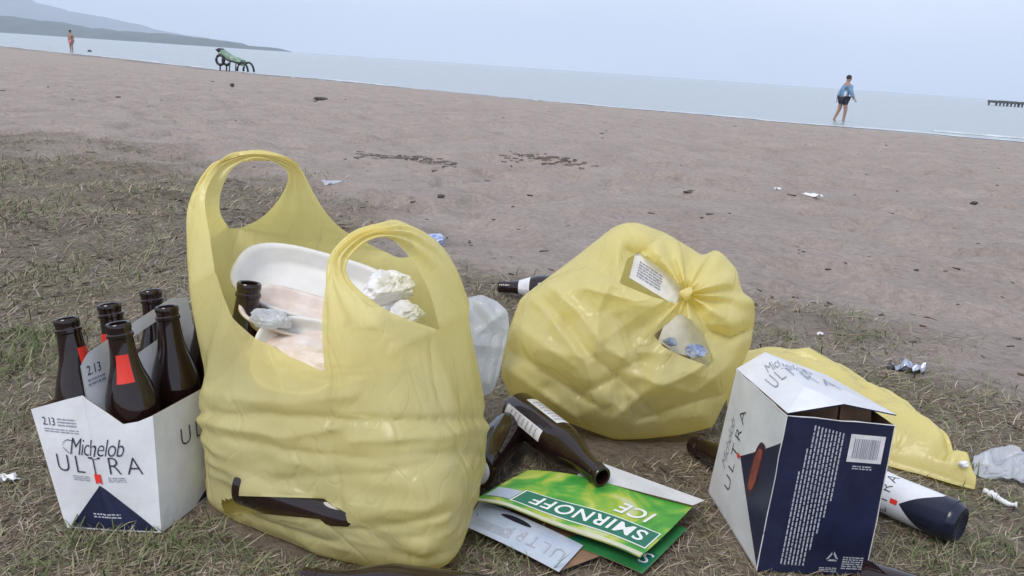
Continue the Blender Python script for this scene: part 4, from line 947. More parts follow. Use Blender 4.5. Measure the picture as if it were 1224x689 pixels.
# ------------------------------------------------------------------ navy and white beer box standing on end
def beer_box():
    C_ = gz(904, 684); D_ = gz(846, 590); F_ = gz(1034, 690)
    C_[2] = D_[2] = F_[2] = 0.002
    E0 = F_ - C_; D0 = D_ - C_
    Bk = C_ + E0 + D0
    def up(p, x, y):            # point above p whose pixel is nearest to (x, y): height from the row, drift from the column
        best = None
        for z in np.linspace(0.12, 0.24, 121):
            r = ray(x, y); q = CAM + r * ((z - CH) / r[2]); d = np.hypot(q[0] - p[0], q[1] - p[1])
            if best is None or d < best[0]: best = (d, q)
        return best[1]
    Bt = up(C_, 941, 497); At = up(D_, 880, 442); Et = up(F_, 1070, 509)
    Ht = At + Et - Bt
    t = empty('beer_box', (C_ + Bk) / 2 * [1, 1, 0], 'navy and white beer box standing on end with torn top flap', 'box')
    fpn = board('front_panel', [C_, F_, Et, Bt], M['navy'], M['kraft'], t, nu=8, nv=8)
    lp = board('side_panel', [D_, C_, Bt, At], M['carton'], M['kraft'], t, nu=8, nv=8)
    board('side_panel', [F_, Bk, Ht, Et], M['carton'], M['kraft'], t)
    board('back_panel', [Bk, D_, At, Ht], M['navy'], M['kraft'], t)
    board('bottom_panel', [D_ + [0, 0, .001], Bk + [0, 0, .001], F_ + [0, 0, .001], C_ + [0, 0, .001]], M['carton'], M['kraft'], t)
    # top panel: creased card sprung up off the front, in four facets
    upv = np.array([0, 0, 1.0])
    def lift(p, py):
        lo, hi = p[2] - 0.02, p[2] + 0.08
        for _ in range(30):
            mid = (lo + hi) / 2
            if pr(np.array([p[0], p[1], mid]))[1] > py: lo = mid
            else: hi = mid
        return np.array([p[0], p[1], (lo + hi) / 2])
    tA = At + upv * 0.0012; tB = Bt + upv * 0.003
    tG = lift(At * 0.72 + Ht * 0.28, 421); tH = lift(Ht, 470); tH[2] = max(tH[2], Ht[2] + 0.004); tP = lift(Bt * 0.70 + Et * 0.30 + D0 * 0.26, 462); tQ = lift(Bt * 0.48 + Et * 0.52 + D0 * 0.03, 483); tE = lift(Et + D0 * 0.01, 496)
    pts = [tA, tB, tP, tG, tH, tE, tQ]; tris = [(0, 1, 2), (0, 2, 3), (3, 2, 5), (3, 5, 4), (1, 6, 2), (2, 6, 5)]
    Vt = np.array(pts); Fc = tris; Fb = [tuple(q + 7 for q in f[::-1]) for f in tris]; rimf = [(1, 8, 13, 6), (6, 13, 12, 5), (5, 12, 11, 4)]
    tp = mesh('top_panel', np.vstack([Vt, Vt - [0, 0, 0.0014]]), Fc + Fb + rimf, None, t, mats=[M['carton'], M['kraft'], M['navy']], midx=[0] * 6 + [1] * 6 + [2] * 3)
    def ts(UV, off):       # u from the A-B edge over the ridge G-P to the far corner, v from the front to the back
        u = UV[:, :1]; v = UV[:, 1:2]; k = 0.42; l = np.clip(u / k, 0, 1); r_ = np.clip((u - k) / (1 - k), 0, 1)
        def patch(f0, f1, b0, b1, r): return np.where(v < 1 - r, f0 + r * (f1 - f0) + v * (b0 - f0), b1 + (1 - r) * (b0 - b1) + (1 - v) * (f1 - b1))
        return np.where(u < k, patch(tB, tP, tA, tG, l), patch(tP, tE, tG, tH, r_)) + [0, 0, off]
    V2, F2 = text2d('ULTRA', 0, -0.018, 1.3); decal('lettering', fit(V2, 0.14, 0.30, 0.62, 0.22), F2, ts, M['grey_ink'], tp, 0.0012)
    V2, F2 = text2d('Michelob', 0.45, -0.012, 0.9); decal('lettering', fit(V2, 0.24, 0.56, 0.42, 0.18), F2, ts, M['grey_ink'], tp, 0.0012)
    for e0, e1 in ((C_, Bt), (F_, Et), (Bt, Et), (At, Bt)):
        Vw, Fw = tube(np.linspace(e0, e1, 9) + 0.0004 * rng.standard_normal((9, 3)), 0.0006 * (0.6 + 0.8 * rng.random(9)), 5); mesh('worn_edge', Vw, Fw, M['paper'], t)
    # inner flap standing in the gap
    board('inner_flap', [Bt * 0.42 + Et * 0.58 + D0 * 0.10 - upv * 0.03, Bt * 0.05 + Et * 0.95 + D0 * 0.16 - upv * 0.03, Bt * 0.08 + Et * 0.92 + D0 * 0.2 + upv * 0.004, Bt * 0.42 + Et * 0.58 + D0 * 0.14 + upv * 0.011], M['kraft'], M['kraft'], t)
    board('inner_flap', [Bt * 0.9 + Et * 0.1 + D0 * 0.25 - upv * 0.03, Bt * 0.45 + Et * 0.55 + D0 * 0.12 - upv * 0.03, Bt * 0.45 + Et * 0.55 + D0 * 0.12 + upv * 0.008, Bt * 0.9 + Et * 0.1 + D0 * 0.25 + upv * 0.0], M['kraft'], M['kraft'], t)
    # prints on the front
    fs = quad_surf(C_, F_, Et, Bt); W_, H_ = fs.lu, fs.lv
    L = []; r = random.Random(4)
    for c in range(11):
        u = W_ * 0.20 + c * 0.0042; top_ = H_ * (0.965 - 0.004 * c); bot = H_ * 0.05 if c < 7 else H_ * (0.05 + 0.11 * (c - 6)); v = top_ - (0 if c > 3 else 0)
        if c < 2: v = top_ - H_ * 0.30 * (2 - c) * .5
        while v > bot:
            l = r.uniform(0.003, 0.008); L.append((u, max(v - l, bot), u + 0.0017, v)); v -= l + r.uniform(0.0008, 0.0016)
    V2, F2 = rects(L); decal('small_print', V2, F2, fs, M['ink_light'], fpn)
    V2, F2 = rects([(W_ * 0.615, H_ * 0.75, W_ * 0.935, H_ * 0.925)]); bc = decal('barcode_label', V2, F2, fs, M['paper'], fpn)
    L = []; u = W_ * 0.655
    while u < W_ * 0.89:
        wd = r.choice([0.0005, 0.0008, 0.0012]); L.append((u, H_ * 0.775, u + wd, H_ * 0.90)); u += wd + r.choice([0.0006, 0.0009, 0.0012])
    V2, F2 = rects(L); decal('barcode_bars', V2, F2, fs, M['grey_ink'], bc, 0.0009)
    V2, F2 = rects(dashes(W_ * .68, W_ * .86, H_ * .705, H_ * .735, 2, 31, 0.5)); decal('small_print', V2, F2, fs, M['ink_light'], fpn)
    # recycling sign: three bent arrows in a triangle
    cx, cy, R_ = W_ * 0.665, H_ * 0.115, 0.0095
    V2, F2 = [], []
    for k in range(3):
        a0 = math.radians(90 + 120 * k); a1 = math.radians(90 + 120 * (k + 1)); p0 = np.array([math.cos(a0), math.sin(a0)]); p1 = np.array([math.cos(a1), math.sin(a1)])
        q0 = p0 * 0.82 + p1 * 0.18; q1 = p0 * 0.12 + p1 * 0.88; b0 = len(V2)
        V2 += [tuple(np.array([cx, cy]) + R_ * z) for z in (q0, q1, q1 * 0.55, q0 * 0.55)]; F2.append((b0, b0 + 1, b0 + 2, b0 + 3))
    decal('recycling_mark', V2, F2, fs, M['ink_light'], fpn)
    V2, F2 = rects(dashes(W_ * .76, W_ * .95, H_ * .04, H_ * .13, 6, 33, 0.55) + dashes(W_ * .56, W_ * .72, H_ * .015, H_ * .05, 3, 34, 0.55)); decal('small_print', V2, F2, fs, M['ink_light'], fpn)
    # side: navy field whose point reaches towards the lettering, with a picture of a red-orange drink
    ls = quad_surf(D_, C_, Bt, At); w2, h2 = ls.lu, ls.lv
    tv, tf = [], []
    A_ = np.array([w2 * 0.998, h2 * 0.83]); Bb = np.array([w2 * 0.998, h2 * 0.02]); Pp = np.array([w2 * 0.42, h2 * 0.50])
    for k in range(11):
        for a in range(7):
            e = A_ * (1 - k / 10) + Bb * (k / 10); tv.append(tuple(Pp * (1 - a / 6) + e * (a / 6)))
    for k in range(10):
        for a in range(6): tf.append((k * 7 + a, k * 7 + a + 1, (k + 1) * 7 + a + 1, (k + 1) * 7 + a))
    nf = decal('navy_field', tv, tf, ls, M['navy'], lp)
    V2, F2 = [], []
    for k in range(20):
        a = 2 * math.pi * k / 20; V2.append((w2 * 0.70 + 0.0085 * math.copysign(abs(math.cos(a)) ** 0.6, math.cos(a)) + 0.006 * math.sin(a), h2 * 0.53 + 0.027 * math.copysign(abs(math.sin(a)) ** 0.6, math.sin(a))))
    decal('drink_glow', [(w2 * 0.70 + (x_ - w2 * 0.70) * 1.45, h2 * 0.53 + (y_ - h2 * 0.53) * 1.3) for x_, y_ in V2], [tuple(range(20))], ls, M['glow'], nf, 0.0008)
    decal('drink_picture', V2, [tuple(range(20))], ls, M['drink'], nf, 0.0010)
    V2, F2 = text2d('ULTRA', 0, -0.018, 1.35); decal('lettering', fit(V2, w2 * 0.36, h2 * 0.20, h2 * 0.60, 0.017, math.pi / 2), F2, ls, M['black'], lp, 0.0008)
    V2, F2 = text2d('Michelob', 0.45, -0.012, 0.9); decal('lettering', fit(V2, w2 * 0.21, h2 * 0.30, h2 * 0.38, 0.014, math.pi / 2), F2, ls, M['grey_ink'], lp, 0.0008)
    V2, F2 = rects([(w2 * 0.37, h2 * 0.475, w2 * 0.42, h2 * 0.505)]); decal('red_ribbon', V2, F2, ls, M['red'], lp, 0.0010)
M['glow'] = mat('dark_red_print', (0.075, 0.022, 0.03), 0.4, col2=(0.02, 0.018, 0.04), vscale=40)
M['drink'] = mat('drink_print', (0.40, 0.09, 0.05), 0.4, col2=(0.08, 0.03, 0.04), vscale=45)
beer_box()
# ------------------------------------------------------------------ beer can lying behind the box
def beer_can():
    a = gz(1046, 622); b_ = gz(1132, 662)
    ax = (b_ - a); ax[2] = 0; ax /= np.linalg.norm(ax); R_ = 0.0265
    side = np.array([-ax[1], ax[0], 0]); end = b_ + side * R_ * 1.0; L_ = 0.125
    e2 = np.cross(ax, side)
    prof = [(0.0, 0.004), (0.60, 0.0035), (0.74, 0.0), (0.82, 0.001), (0.98, 0.009), (1.0, 0.013), (1.0, 0.05), (1.0, 0.106), (0.97, 0.112), (0.86, 0.121), (0.86, 0.1235), (0.80, 0.1235), (0.78, 0.119), (0.0, 0.119)]
    n = 48
    def cv(r, z, th):
        z = np.asarray(z, float); th = np.asarray(th, float)
        dent = 0.10 * np.exp(-((z - 0.045) / 0.02) ** 2 - ((th - 1.9) / 0.55) ** 2) + 0.07 * np.exp(-((z - 0.08) / 0.02) ** 2 - ((th - 0.9) / 0.4) ** 2)
        rr_ = (r - dent * (r > 0.9)) * R_
        return end - ax * z[..., None] + side * (rr_ * np.cos(th))[..., None] + e2 * (rr_ * np.sin(th))[..., None] + np.array([0, 0, R_ * 1.0 + 0.003])
    t = empty('beer_can', end - ax * 0.06, 'white and navy beer can lying on the grass behind the navy box', 'can')
    V, Fc, mi = [], [], []
    ths = np.linspace(0, 2 * math.pi, n, endpoint=False)
    pr2 = prof[:6] + [(1.0, z) for z in np.linspace(0.018, 0.104, 16)] + prof[8:]
    for r, z in pr2: V.append(cv(np.full(n, r), np.full(n, z), np.where(ths > math.pi, ths - 2 * math.pi, ths)))
    V = np.concatenate(V)
    for i in range(len(pr2) - 1):
        for k in range(n): Fc.append((i * n + k, i * n + (k + 1) % n, (i + 1) * n + (k + 1) % n, (i + 1) * n + k)); mi.append(2 if i < 6 else 1 if i > len(pr2) - 7 else 0)
    body = mesh('can_body', V, Fc, None, t, mats=[M['canwhite'], M['alu'], M['navygloss']], midx=mi, smooth=True)
    def cs(UV, off):     # u: along the circumference (m), v: distance from the base
        return cv(np.full(len(UV), 1.0) + off / R_, UV[:, 1], UV[:, 0] / R_)
    tv, tf = [], []
    us = np.linspace(-0.06, 0.125, 60)
    for u in us:
        top_ = 0.026 + 0.040 * max(0, 1 - abs(u - 0.078) / 0.036); 
        for q in range(7): tv.append((u, 0.010 + (top_ - 0.010) * q / 6))
    for i in range(59):
        for q in range(6): tf.append((i * 7 + q, (i + 1) * 7 + q, (i + 1) * 7 + q + 1, i * 7 + q + 1))
    decal('navy_band', tv, tf, cs, M['navygloss'], body, 0.0005)
    V2, F2 = text2d('ULTRA', 0, -0.018, 1.3); P2 = fit(V2, -0.036, 0.0, 0.072, 0.013); P2 = np.stack([0.079 - P2[:, 0], 0.080 + P2[:, 1]], -1)
    decal('lettering', P2, F2, cs, M['black'], body, 0.0007)
    V2, F2 = rects([(0.075, 0.068, 0.081, 0.077)]); decal('red_ribbon', V2, F2, cs, M['red'], body, 0.0008)
M['alu'] = mat('aluminium', (0.6, 0.6, 0.62), 0.3, metal=1.0)
M['canwhite'] = mat('can_white', (0.72, 0.73, 0.77), 0.3, var=0.06, vscale=40)
M['navygloss'] = mat('can_navy', (0.012, 0.015, 0.036), 0.22, var=0.3, vscale=40)
beer_can()
# ------------------------------------------------------------------ flattened cartons
M['green'] = mat('green_print', (0.03, 0.20, 0.06), 0.35, var=0.3, vscale=25)
M['teal'] = mat('dark_green_band', (0.012, 0.16, 0.10), 0.35)
M['paleblue'] = mat('pale_blue_board', (0.34, 0.42, 0.56), 0.35, col2=(0.56, 0.60, 0.66), vscale=14)
M['cream'] = mat('cream_margin', (0.60, 0.60, 0.45), 0.4, var=0.15, vscale=20)
M['white_ink'] = mat('white_print', (0.78, 0.80, 0.79), 0.4)
def lime():
    m_ = bpy.data.materials.new('lime_print'); m_.use_nodes = True; t = m_.node_tree; b = t.nodes['Principled BSDF']; b.inputs['Roughness'].default_value = 0.33
    co = t.nodes.new('ShaderNodeTexCoord'); n = t.nodes.new('ShaderNodeTexNoise'); n.inputs['Scale'].default_value = 17; n.inputs['Detail'].default_value = 3; n.inputs['Distortion'].default_value = 1.2
    r = t.nodes.new('ShaderNodeValToRGB'); e = r.color_ramp.elements; e[0].position = 0.30; e[0].color = (0.02, 0.22, 0.035, 1); e[1].position = 0.75; e[1].color = (0.55, 0.60, 0.42, 1)
    k = r.color_ramp.elements.new(0.44); k.color = (0.09, 0.36, 0.05, 1); k = r.color_ramp.elements.new(0.58); k.color = (0.42, 0.50, 0.07, 1)
    t.links.new(co.outputs['Object'], n.inputs['Vector']); t.links.new(n.outputs['Fac'], r.inputs['Fac']); t.links.new(r.outputs['Color'], b.inputs['Base Color']); return m_
M['lime'] = lime()
def sheet(name, corners, mt_out, mt_in, parent, bulge, nu=20, nv=14, t=0.0007):
    f = quad_surf(*corners)
    def g(UV, off):
        P = f(UV, off); a = UV[:, 0] / f.lu; b_ = UV[:, 1] / f.lv; P[:, 2] += bulge(a, b_); return P
    g.lu, g.lv = f.lu, f.lv
    U, V_ = np.meshgrid(np.linspace(0, f.lu, nu + 1), np.linspace(0, f.lv, nv + 1)); uv = np.stack([U.ravel(), V_.ravel()], -1); n = len(uv)
    A = g(uv, 0.0); B = g(uv, -t); I = np.arange(n).reshape(nv + 1, nu + 1); Fc, mi = [], []
    for j in range(nv):
        for i in range(nu):
            q = (I[j, i], I[j, i + 1], I[j + 1, i + 1], I[j + 1, i]); Fc += [q, tuple(k + n for k in q[::-1])]; mi += [0, 1]
    rim = list(I[0, :]) + list(I[1:, -1]) + list(I[-1, -2::-1]) + list(I[-2:0:-1, 0])
    for k in range(len(rim)): a, b_ = rim[k], rim[(k + 1) % len(rim)]; Fc.append((a, a + n, b_ + n, b_)); mi.append(1)
    o = mesh(name, np.concatenate([A, B]), Fc, None, parent, mats=[mt_out, mt_in], midx=mi, smooth=False)
    return o, g
# pale blue flattened carrier underneath
t = empty('flattened_carton', gz(640, 640), 'flattened pale blue bottle carrier with a hand slot, under the green carton', 'carton')
cA = [gz(553, 628, .008), gz(668, 684, .008), gz(785, 640, .010), gz(640, 592, .010)]
bo, bs = sheet('board', cA, M['kraft'], M['kraft'], t, lambda a, b_: 0.002 * np.sin(a * 3.1) + 0.001)
cB = [gz(553, 628, .011), gz(668, 684, .011), gz(697, 655, .011), gz(575, 600, .014)]
po, ps = sheet('printed_flap', cB, M['paleblue'], M['kraft'], t, lambda a, b_: 0.002 * np.sin(a * 3.1) + 0.003 * b_)
V2, F2 = text2d('ULTRA', 0, -0.01, 1.25); P2 = fit(V2, 0, 0, ps.lu * 0.60, ps.lv * 0.34); P2 = np.stack([ps.lu * 0.94 - P2[:, 0], ps.lv * 0.60 - P2[:, 1]], -1); decal('lettering', P2, F2, ps, M['ink_light'], po, 0.0008)
V2, F2 = rects(dashes(ps.lu * 0.06, ps.lu * 0.45, ps.lv * 0.18, ps.lv * 0.46, 4, 41, 0.5)); decal('small_print', V2, F2, ps, M['ink_light'], po, 0.0008)
V2 = [(ps.lu * (0.40 + 0.15 * math.cos(a)), ps.lv * (0.78 + 0.11 * math.sin(a) * (1 if math.sin(a) > 0 else 0.4))) for a in np.linspace(0, 2 * math.pi, 24, endpoint=False)]
decal('hand_slot', V2, [tuple(range(24))], ps, M['black'], po, 0.0007)
# green carton: lower leaf, upper leaf, white back flap
t = empty('flattened_carton', gz(720, 625), 'flattened green and lime drinks carton with white lettering lying under a bottle', 'carton')
cL = [gz(640, 640, .010), gz(768, 686, .006), gz(822, 632, .008), gz(700, 590, .012)]
lo_, lsf = sheet('lower_leaf', cL, M['green'], M['kraft'], t, lambda a, b_: 0.004 * np.sin(a * 3.1) * (1 - b_))
V2, F2 = rects([(lsf.lu * 0.3, lsf.lv * 0.10, lsf.lu * 0.985, lsf.lv * 0.36)]); bd = decal('dark_band', V2, F2, lsf, M['teal'], lo_, 0.0006)
V2, F2 = text2d('S', 0.1); P2 = fit(V2, 0, 0, 0.011, lsf.lv * 0.19); P2 = np.stack([lsf.lu * 0.97 - P2[:, 0], lsf.lv * 0.33 - P2[:, 1]], -1); decal('lettering', P2, F2, lsf, M['white_ink'], bd, 0.0010)
cU = [gz(566, 594, .030), gz(765, 667, .022), gz(828, 606, .024), gz(632, 556, .034)]
ub = lambda a, b_: 0.007 * np.sin(a * math.pi) * 0.4 - 0.010 * np.clip(0.25 - a, 0, 1) ** 2 * 16 * 0.6 + 0.0015 * np.sin(a * 9 + b_ * 4)
up_, us_ = sheet('upper_leaf', cU, M['lime'], M['kraft'], t, ub)
LU, LV = us_.lu, us_.lv
def strip(u0, u1, v0, v1, n=24):
    V, Fc = [], []
    for i in range(n + 1): V += [(u0 + (u1 - u0) * i / n, v0), (u0 + (u1 - u0) * i / n, v1)]
    return V, [(2 * i, 2 * i + 2, 2 * i + 3, 2 * i + 1) for i in range(n)]
V2, F2 = strip(LU * 0.005, LU * 0.995, LV * 0.008, LV * 0.065); decal('pale_margin', V2, F2, us_, M['cream'], up_, 0.0006)
V2, F2 = strip(LU * 0.18, LU * 0.985, LV * 0.13, LV * 0.43); decal('white_frame', V2, F2, us_, M['white_ink'], up_, 0.0008)
V2, F2 = strip(LU * 0.19, LU * 0.978, LV * 0.145, LV * 0.415); bd = decal('dark_band', V2, F2, us_, M['teal'], up_, 0.0011)
V2, F2 = strip(LU * 0.02, LU * 0.175, LV * 0.15, LV * 0.38, 6); decal('blue_band', V2, F2, us_, M['paleblue'], up_, 0.0008)
V2, F2 = text2d('SMIRNOFF', 0.0, 0.015, 1.1); P2 = fit(V2, 0, 0, LU * 0.66, LV * 0.185); P2 = np.stack([LU * 0.935 - P2[:, 0], LV * 0.375 - P2[:, 1]], -1); decal('lettering', P2, F2, us_, M['white_ink'], bd, 0.0015)
V2, F2 = text2d('ICE', 0.12, 0.015, 1.1); P2 = fit(V2, 0, 0, LU * 0.20, LV * 0.20); P2 = np.stack([LU * 0.88 - P2[:, 0], LV * 0.70 - P2[:, 1]], -1); decal('lettering', P2, F2, us_, M['white_ink'], up_, 0.0010)
cW = [gz(690, 570, .033) , gz(828, 606, .026), gz(842, 600, .022), gz(705, 550, .030)]
sheet('back_flap', cW, M['carton'], M['kraft'], t, lambda a, b_: 0.002 + 0 * a)
# ------------------------------------------------------------------ loose bottles
def two(p0, p1, z0, z1, label, **k):
    """bottle from the pixel of its bottom to the pixel of its mouth, axis at heights z0, z1"""
    a = gz(*p0, z0); b_ = gz(*p1, z1); return bottle(a, b_ - a, label, 'loose bottles on the ground', **k)
LOWLAB = (55, 88, 0.010, 0.112, 'paper')
a = gz(603, 477, .050); b_ = gz(720, 571, .047); ln = np.linalg.norm(b_ - a)
dd_ = (b_ - a) / ln
bottle(b_ - dd_ * 0.229 * 0.93, dd_, 'brown bottle with white labels lying with its mouth on the green carton', 'loose bottles on the ground', facing=UP + np.array([0, 0, .3]), scale=0.93, labels=[(-38, 12, 0.030, 0.118, 'paper'), LOWLAB])
a = gz(566, 562, .031); b_ = gz(612, 510, .031); d = (b_ - a); d[2] = 0
bottle(a, d, 'dark bottle with pale round base lying beside the open yellow bag', 'loose bottles on the ground', scale=0.95)
V, Fc = lathe([(0.0, -0.0015), (0.02, -0.0015), (0.0225, -0.0008), (0.023, 0.0005)], 30); o = mesh('base_sticker', V, Fc, M['paper'], smooth=True); o.parent = [q for q in COL.objects if q.name.startswith('beer_bottle')][-1]
a = gz(660, 345, .031); b_ = gz(598, 343, .020)
bottle(b_ + (a - b_) / np.linalg.norm(a - b_) * 0.225, b_ - a, 'bottle with white collar poking out behind the tied yellow bag', 'loose bottles on the ground', neck=(0, 360, 0.150, 0.178, 'paper'))
b_ = gz(830, 532, .016); a = gz(893, 562, .030); d = b_ - a; d /= np.linalg.norm(d)
bottle(b_ - d * 0.227, d, 'dark bottle neck lying between the tied bag and the navy box', 'loose bottles on the ground')
a = gz(338, 690, .026); b_ = gz(500, 712, .026); d = b_ - a; d[2] = 0; d /= np.linalg.norm(d)
bottle(a + d * 0.226, -d, 'dark bottle lying against the front foot of the open yellow bag', 'loose bottles on the ground', scale=0.9)
a = gz(1052, 702, .03); d = np.array([0.9, -0.45, 0.0])
bottle(a + np.array([-0.025, -0.004, 0]) + d * 0.0, d, 'dark bottle lying at the foot of the navy box', 'loose bottles on the ground')
# ------------------------------------------------------------------ small litter
M['cloud'] = mat('white_plastic', (0.80, 0.80, 0.82), 0.35, var=0.08, vscale=30)
def flat_scrap(name, px, py, sx, sy, h, mt, label, cat, seed, rot=0.0, cup=0.0):
    c = ground_at(px, py); n = 22; g = np.linspace(-1, 1, n); X, Y = np.meshgrid(g, g)
    th_ = np.arctan2(Y, X); r = np.hypot(X, Y); m_ = np.maximum(np.abs(X), np.abs(Y)); k = m_ / np.maximum(r, 1e-6)
    edge = 1 + 0.22 * vnoise(np.stack([np.cos(th_), np.sin(th_)], -1), 2.2, seed)
    Xd, Yd = X * k * edge, Y * k * edge
    Z = h * (0.5 + 0.9 * vnoise(np.stack([Xd, Yd], -1), 2.1, seed + 1) + 0.5 * (0.5 - np.abs(vnoise(np.stack([Xd, Yd], -1), 5, seed + 2)))) + cup * (m_ ** 3)
    cR, sR = math.cos(rot), math.sin(rot)
    V = np.stack([c[0] + (Xd * sx * cR - Yd * sy * sR), c[1] + (Xd * sx * sR + Yd * sy * cR), 0 * Z], -1)
    V[..., 2] = np.maximum(ground_z(V[..., 0], V[..., 1]) + 0.003, c[2] + 0.002 + Z)
    V = V.reshape(-1, 3); I = np.arange(n * n).reshape(n, n); Fc = [(I[j, i], I[j, i + 1], I[j + 1, i + 1], I[j + 1, i]) for j in range(n - 1) for i in range(n - 1)]
    k = len(V); Fb = [tuple(q + k for q in f[::-1]) for f in Fc]
    return tag(mesh(name, np.vstack([V, V - [0, 0, 0.0008]]), Fc + Fb, M[mt], smooth=True), label, cat)
flat_scrap('foil_wrapper', 1082, 444, 0.034, 0.020, 0.016, 'silver', 'crumpled silver and blue wrapper on the grass beyond the limp bag', 'wrapper', 101, -0.3)
flat_scrap('clear_film', 1206, 566, 0.062, 0.045, 0.020, 'clear', 'crumpled sheet of clear film on the grass beside the limp yellow bag', 'plastic sheet', 102)
sc_ = crom([tuple(gz(1176, 586, .008)), tuple(gz(1190, 594, .006)), tuple(gz(1204, 602, .006)), tuple(gz(1216, 604, .008))], 16)
V, Fc = tube(sc_, np.linspace(0.005, 0.0035, 16) * (1 + 0.3 * rng.standard_normal(16)), 8); tag(mesh('plastic_strip', V, Fc, M['cloud'], smooth=True), 'twisted white plastic strip on the grass below the clear film', 'strip')
flat_scrap('plastic_scrap', 970, 235, 0.055, 0.020, 0.012, 'cloud', 'longer white plastic scrap lying out on the sand', 'scrap', 103, -0.05)
flat_scrap('plastic_scrap', 929, 228, 0.020, 0.014, 0.012, 'cloud', 'small white plastic scrap on the sand beside the longer one', 'scrap', 104)
flat_scrap('plastic_scrap', 397, 222, 0.045, 0.03, 0.012, 'clear', 'pale film scrap on the sand behind the tall bag handle', 'scrap', 105)
p = ground_at(521, 294); crumple('plastic_wrapper', p + [0, 0, 0.018], (0.036, 0.03, 0.022), 'foil_blue', 'crumpled blue plastic packet on the ground behind the open bag', 'wrapper', 106, flat=p[2] - 0.002)
flat_scrap('plastic_scrap', 6, 576, 0.016, 0.010, 0.006, 'cloud', 'little white scrap in the grass beside the bottle carrier', 'scrap', 107)
flat_scrap('plastic_scrap', 980, 402, 0.007, 0.006, 0.005, 'cloud', 'tiny white scrap in the grass behind the navy box', 'scrap', 108)
M['rock'] = mat('dark_driftwood', (0.085, 0.072, 0.066), 0.9, var=0.4, vscale=12, bump=0.4)
def clump(px, py, wpx, hpx, label, seed, cat='driftwood'):
    p = ground_at(px, py); d = (p - CAM) @ FW; s = d / FPX
    crumple('driftwood', p + [0, 0, hpx * s * 0.3], (wpx * s / 2, wpx * s * 0.3, hpx * s / 2), 'rock', label, cat, seed, sub=3, amp=0.5, flat=p[2] - 0.01)
clump(382, 120, 20, 5, 'dark driftwood lump on the sand below the green lounger', 111)
clump(527, 237, 10, 6, 'dark stub of wood on the sand above the blue packet', 112)
clump(278, 104, 7, 5, 'small dark stone on the sand just below the green lounger', 113, 'stone')
clump(107, 63, 6, 4, 'small dark stone at the waterline beside the bather', 114, 'stone')
clump(824, 231, 16, 5, 'low dark driftwood lump on the sand above the tied bag', 115)
clump(1164, 245, 12, 5, 'low dark driftwood lump alone on the open sand', 116)
# wrack lines: dark weed pressed into the sand
M['weed'] = mat('dried_weed', (0.19, 0.158, 0.14), 0.95, var=0.4, vscale=9)
def wrack(L_, n, seed, label):
    r = random.Random(seed); parts = []
    c = crom(np.array([tuple(ground_at(*p)) for p in L_]), n)
    for k in range(n):
        s = r.uniform(0.005, 0.018); Vb, Fb = box((0, 0, 0), (s * 3, s, 0.012)); a = r.uniform(-0.6, 0.6); cc, q = math.cos(a), math.sin(a)
        Vb = (Vb * np.array([[r.uniform(.6, 1.2)] for _ in range(8)])) @ np.array([[cc, q, 0], [-q, cc, 0], [0, 0, 1]])
        x, y = c[k, 0] + r.gauss(0, 0.05), c[k, 1] + r.gauss(0, 0.09); parts.append((Vb + [x, y, float(ground_z(x, y))], Fb))
    V, Fc = merge(parts); tag(mesh('seaweed_line', V, Fc, M['weed']), label, 'seaweed', kind='stuff')
wrack([(432, 186), (480, 190), (538, 197)], 110, 121, 'dark line of dried weed on the sand behind the open bag')
wrack([(610, 186), (650, 189), (696, 196)], 110, 122, 'dark line of dried weed on the sand above the tied bag')
wrack([(440, 99), (460, 102)], 10, 123, 'dark weed along the waterline'); wrack([(640, 120), (700, 127), (760, 133)], 16, 124, 'dark weed along the waterline')
# ------------------------------------------------------------------ people by the water
M['skin'] = mat('skin', (0.36, 0.21, 0.15), 0.6, var=0.1, vscale=8)
M['hair'] = mat('dark_hair', (0.03, 0.025, 0.025), 0.7)
M['shirt'] = mat('blue_shirt', (0.19, 0.33, 0.48), 0.85, var=0.2, vscale=9, bump=0.3, bscale=18, bdist=0.02)
M['shirt_white'] = mat('white_shirt_panel', (0.62, 0.68, 0.74), 0.85)
M['darkcloth'] = mat('dark_cloth', (0.025, 0.028, 0.045), 0.9)
M['pink'] = mat('pink_cloth', (0.55, 0.22, 0.27), 0.85)
def skin(name, joints, edges, mt, parent, root=0, sub=2):
    bm = bmesh.new(); ly = bm.verts.layers.skin.verify(); vs_ = []
    for (p, r) in joints:
        v = bm.verts.new(p); v[ly].radius = (r, r) if not isinstance(r, tuple) else r; vs_.append(v)
    vs_[root][ly].use_root = True
    for a, b_ in edges: bm.edges.new((vs_[a], vs_[b_]))
    me = bpy.data.meshes.new(name); bm.to_mesh(me); bm.free(); me.materials.append(mt)
    o = bpy.data.objects.new(name, me); COL.objects.link(o)
    o.modifiers.new('skin', 'SKIN').use_smooth_shade = True; s = o.modifiers.new('sub', 'SUBSURF'); s.levels = sub; s.render_levels = sub
    o.parent = parent; return o
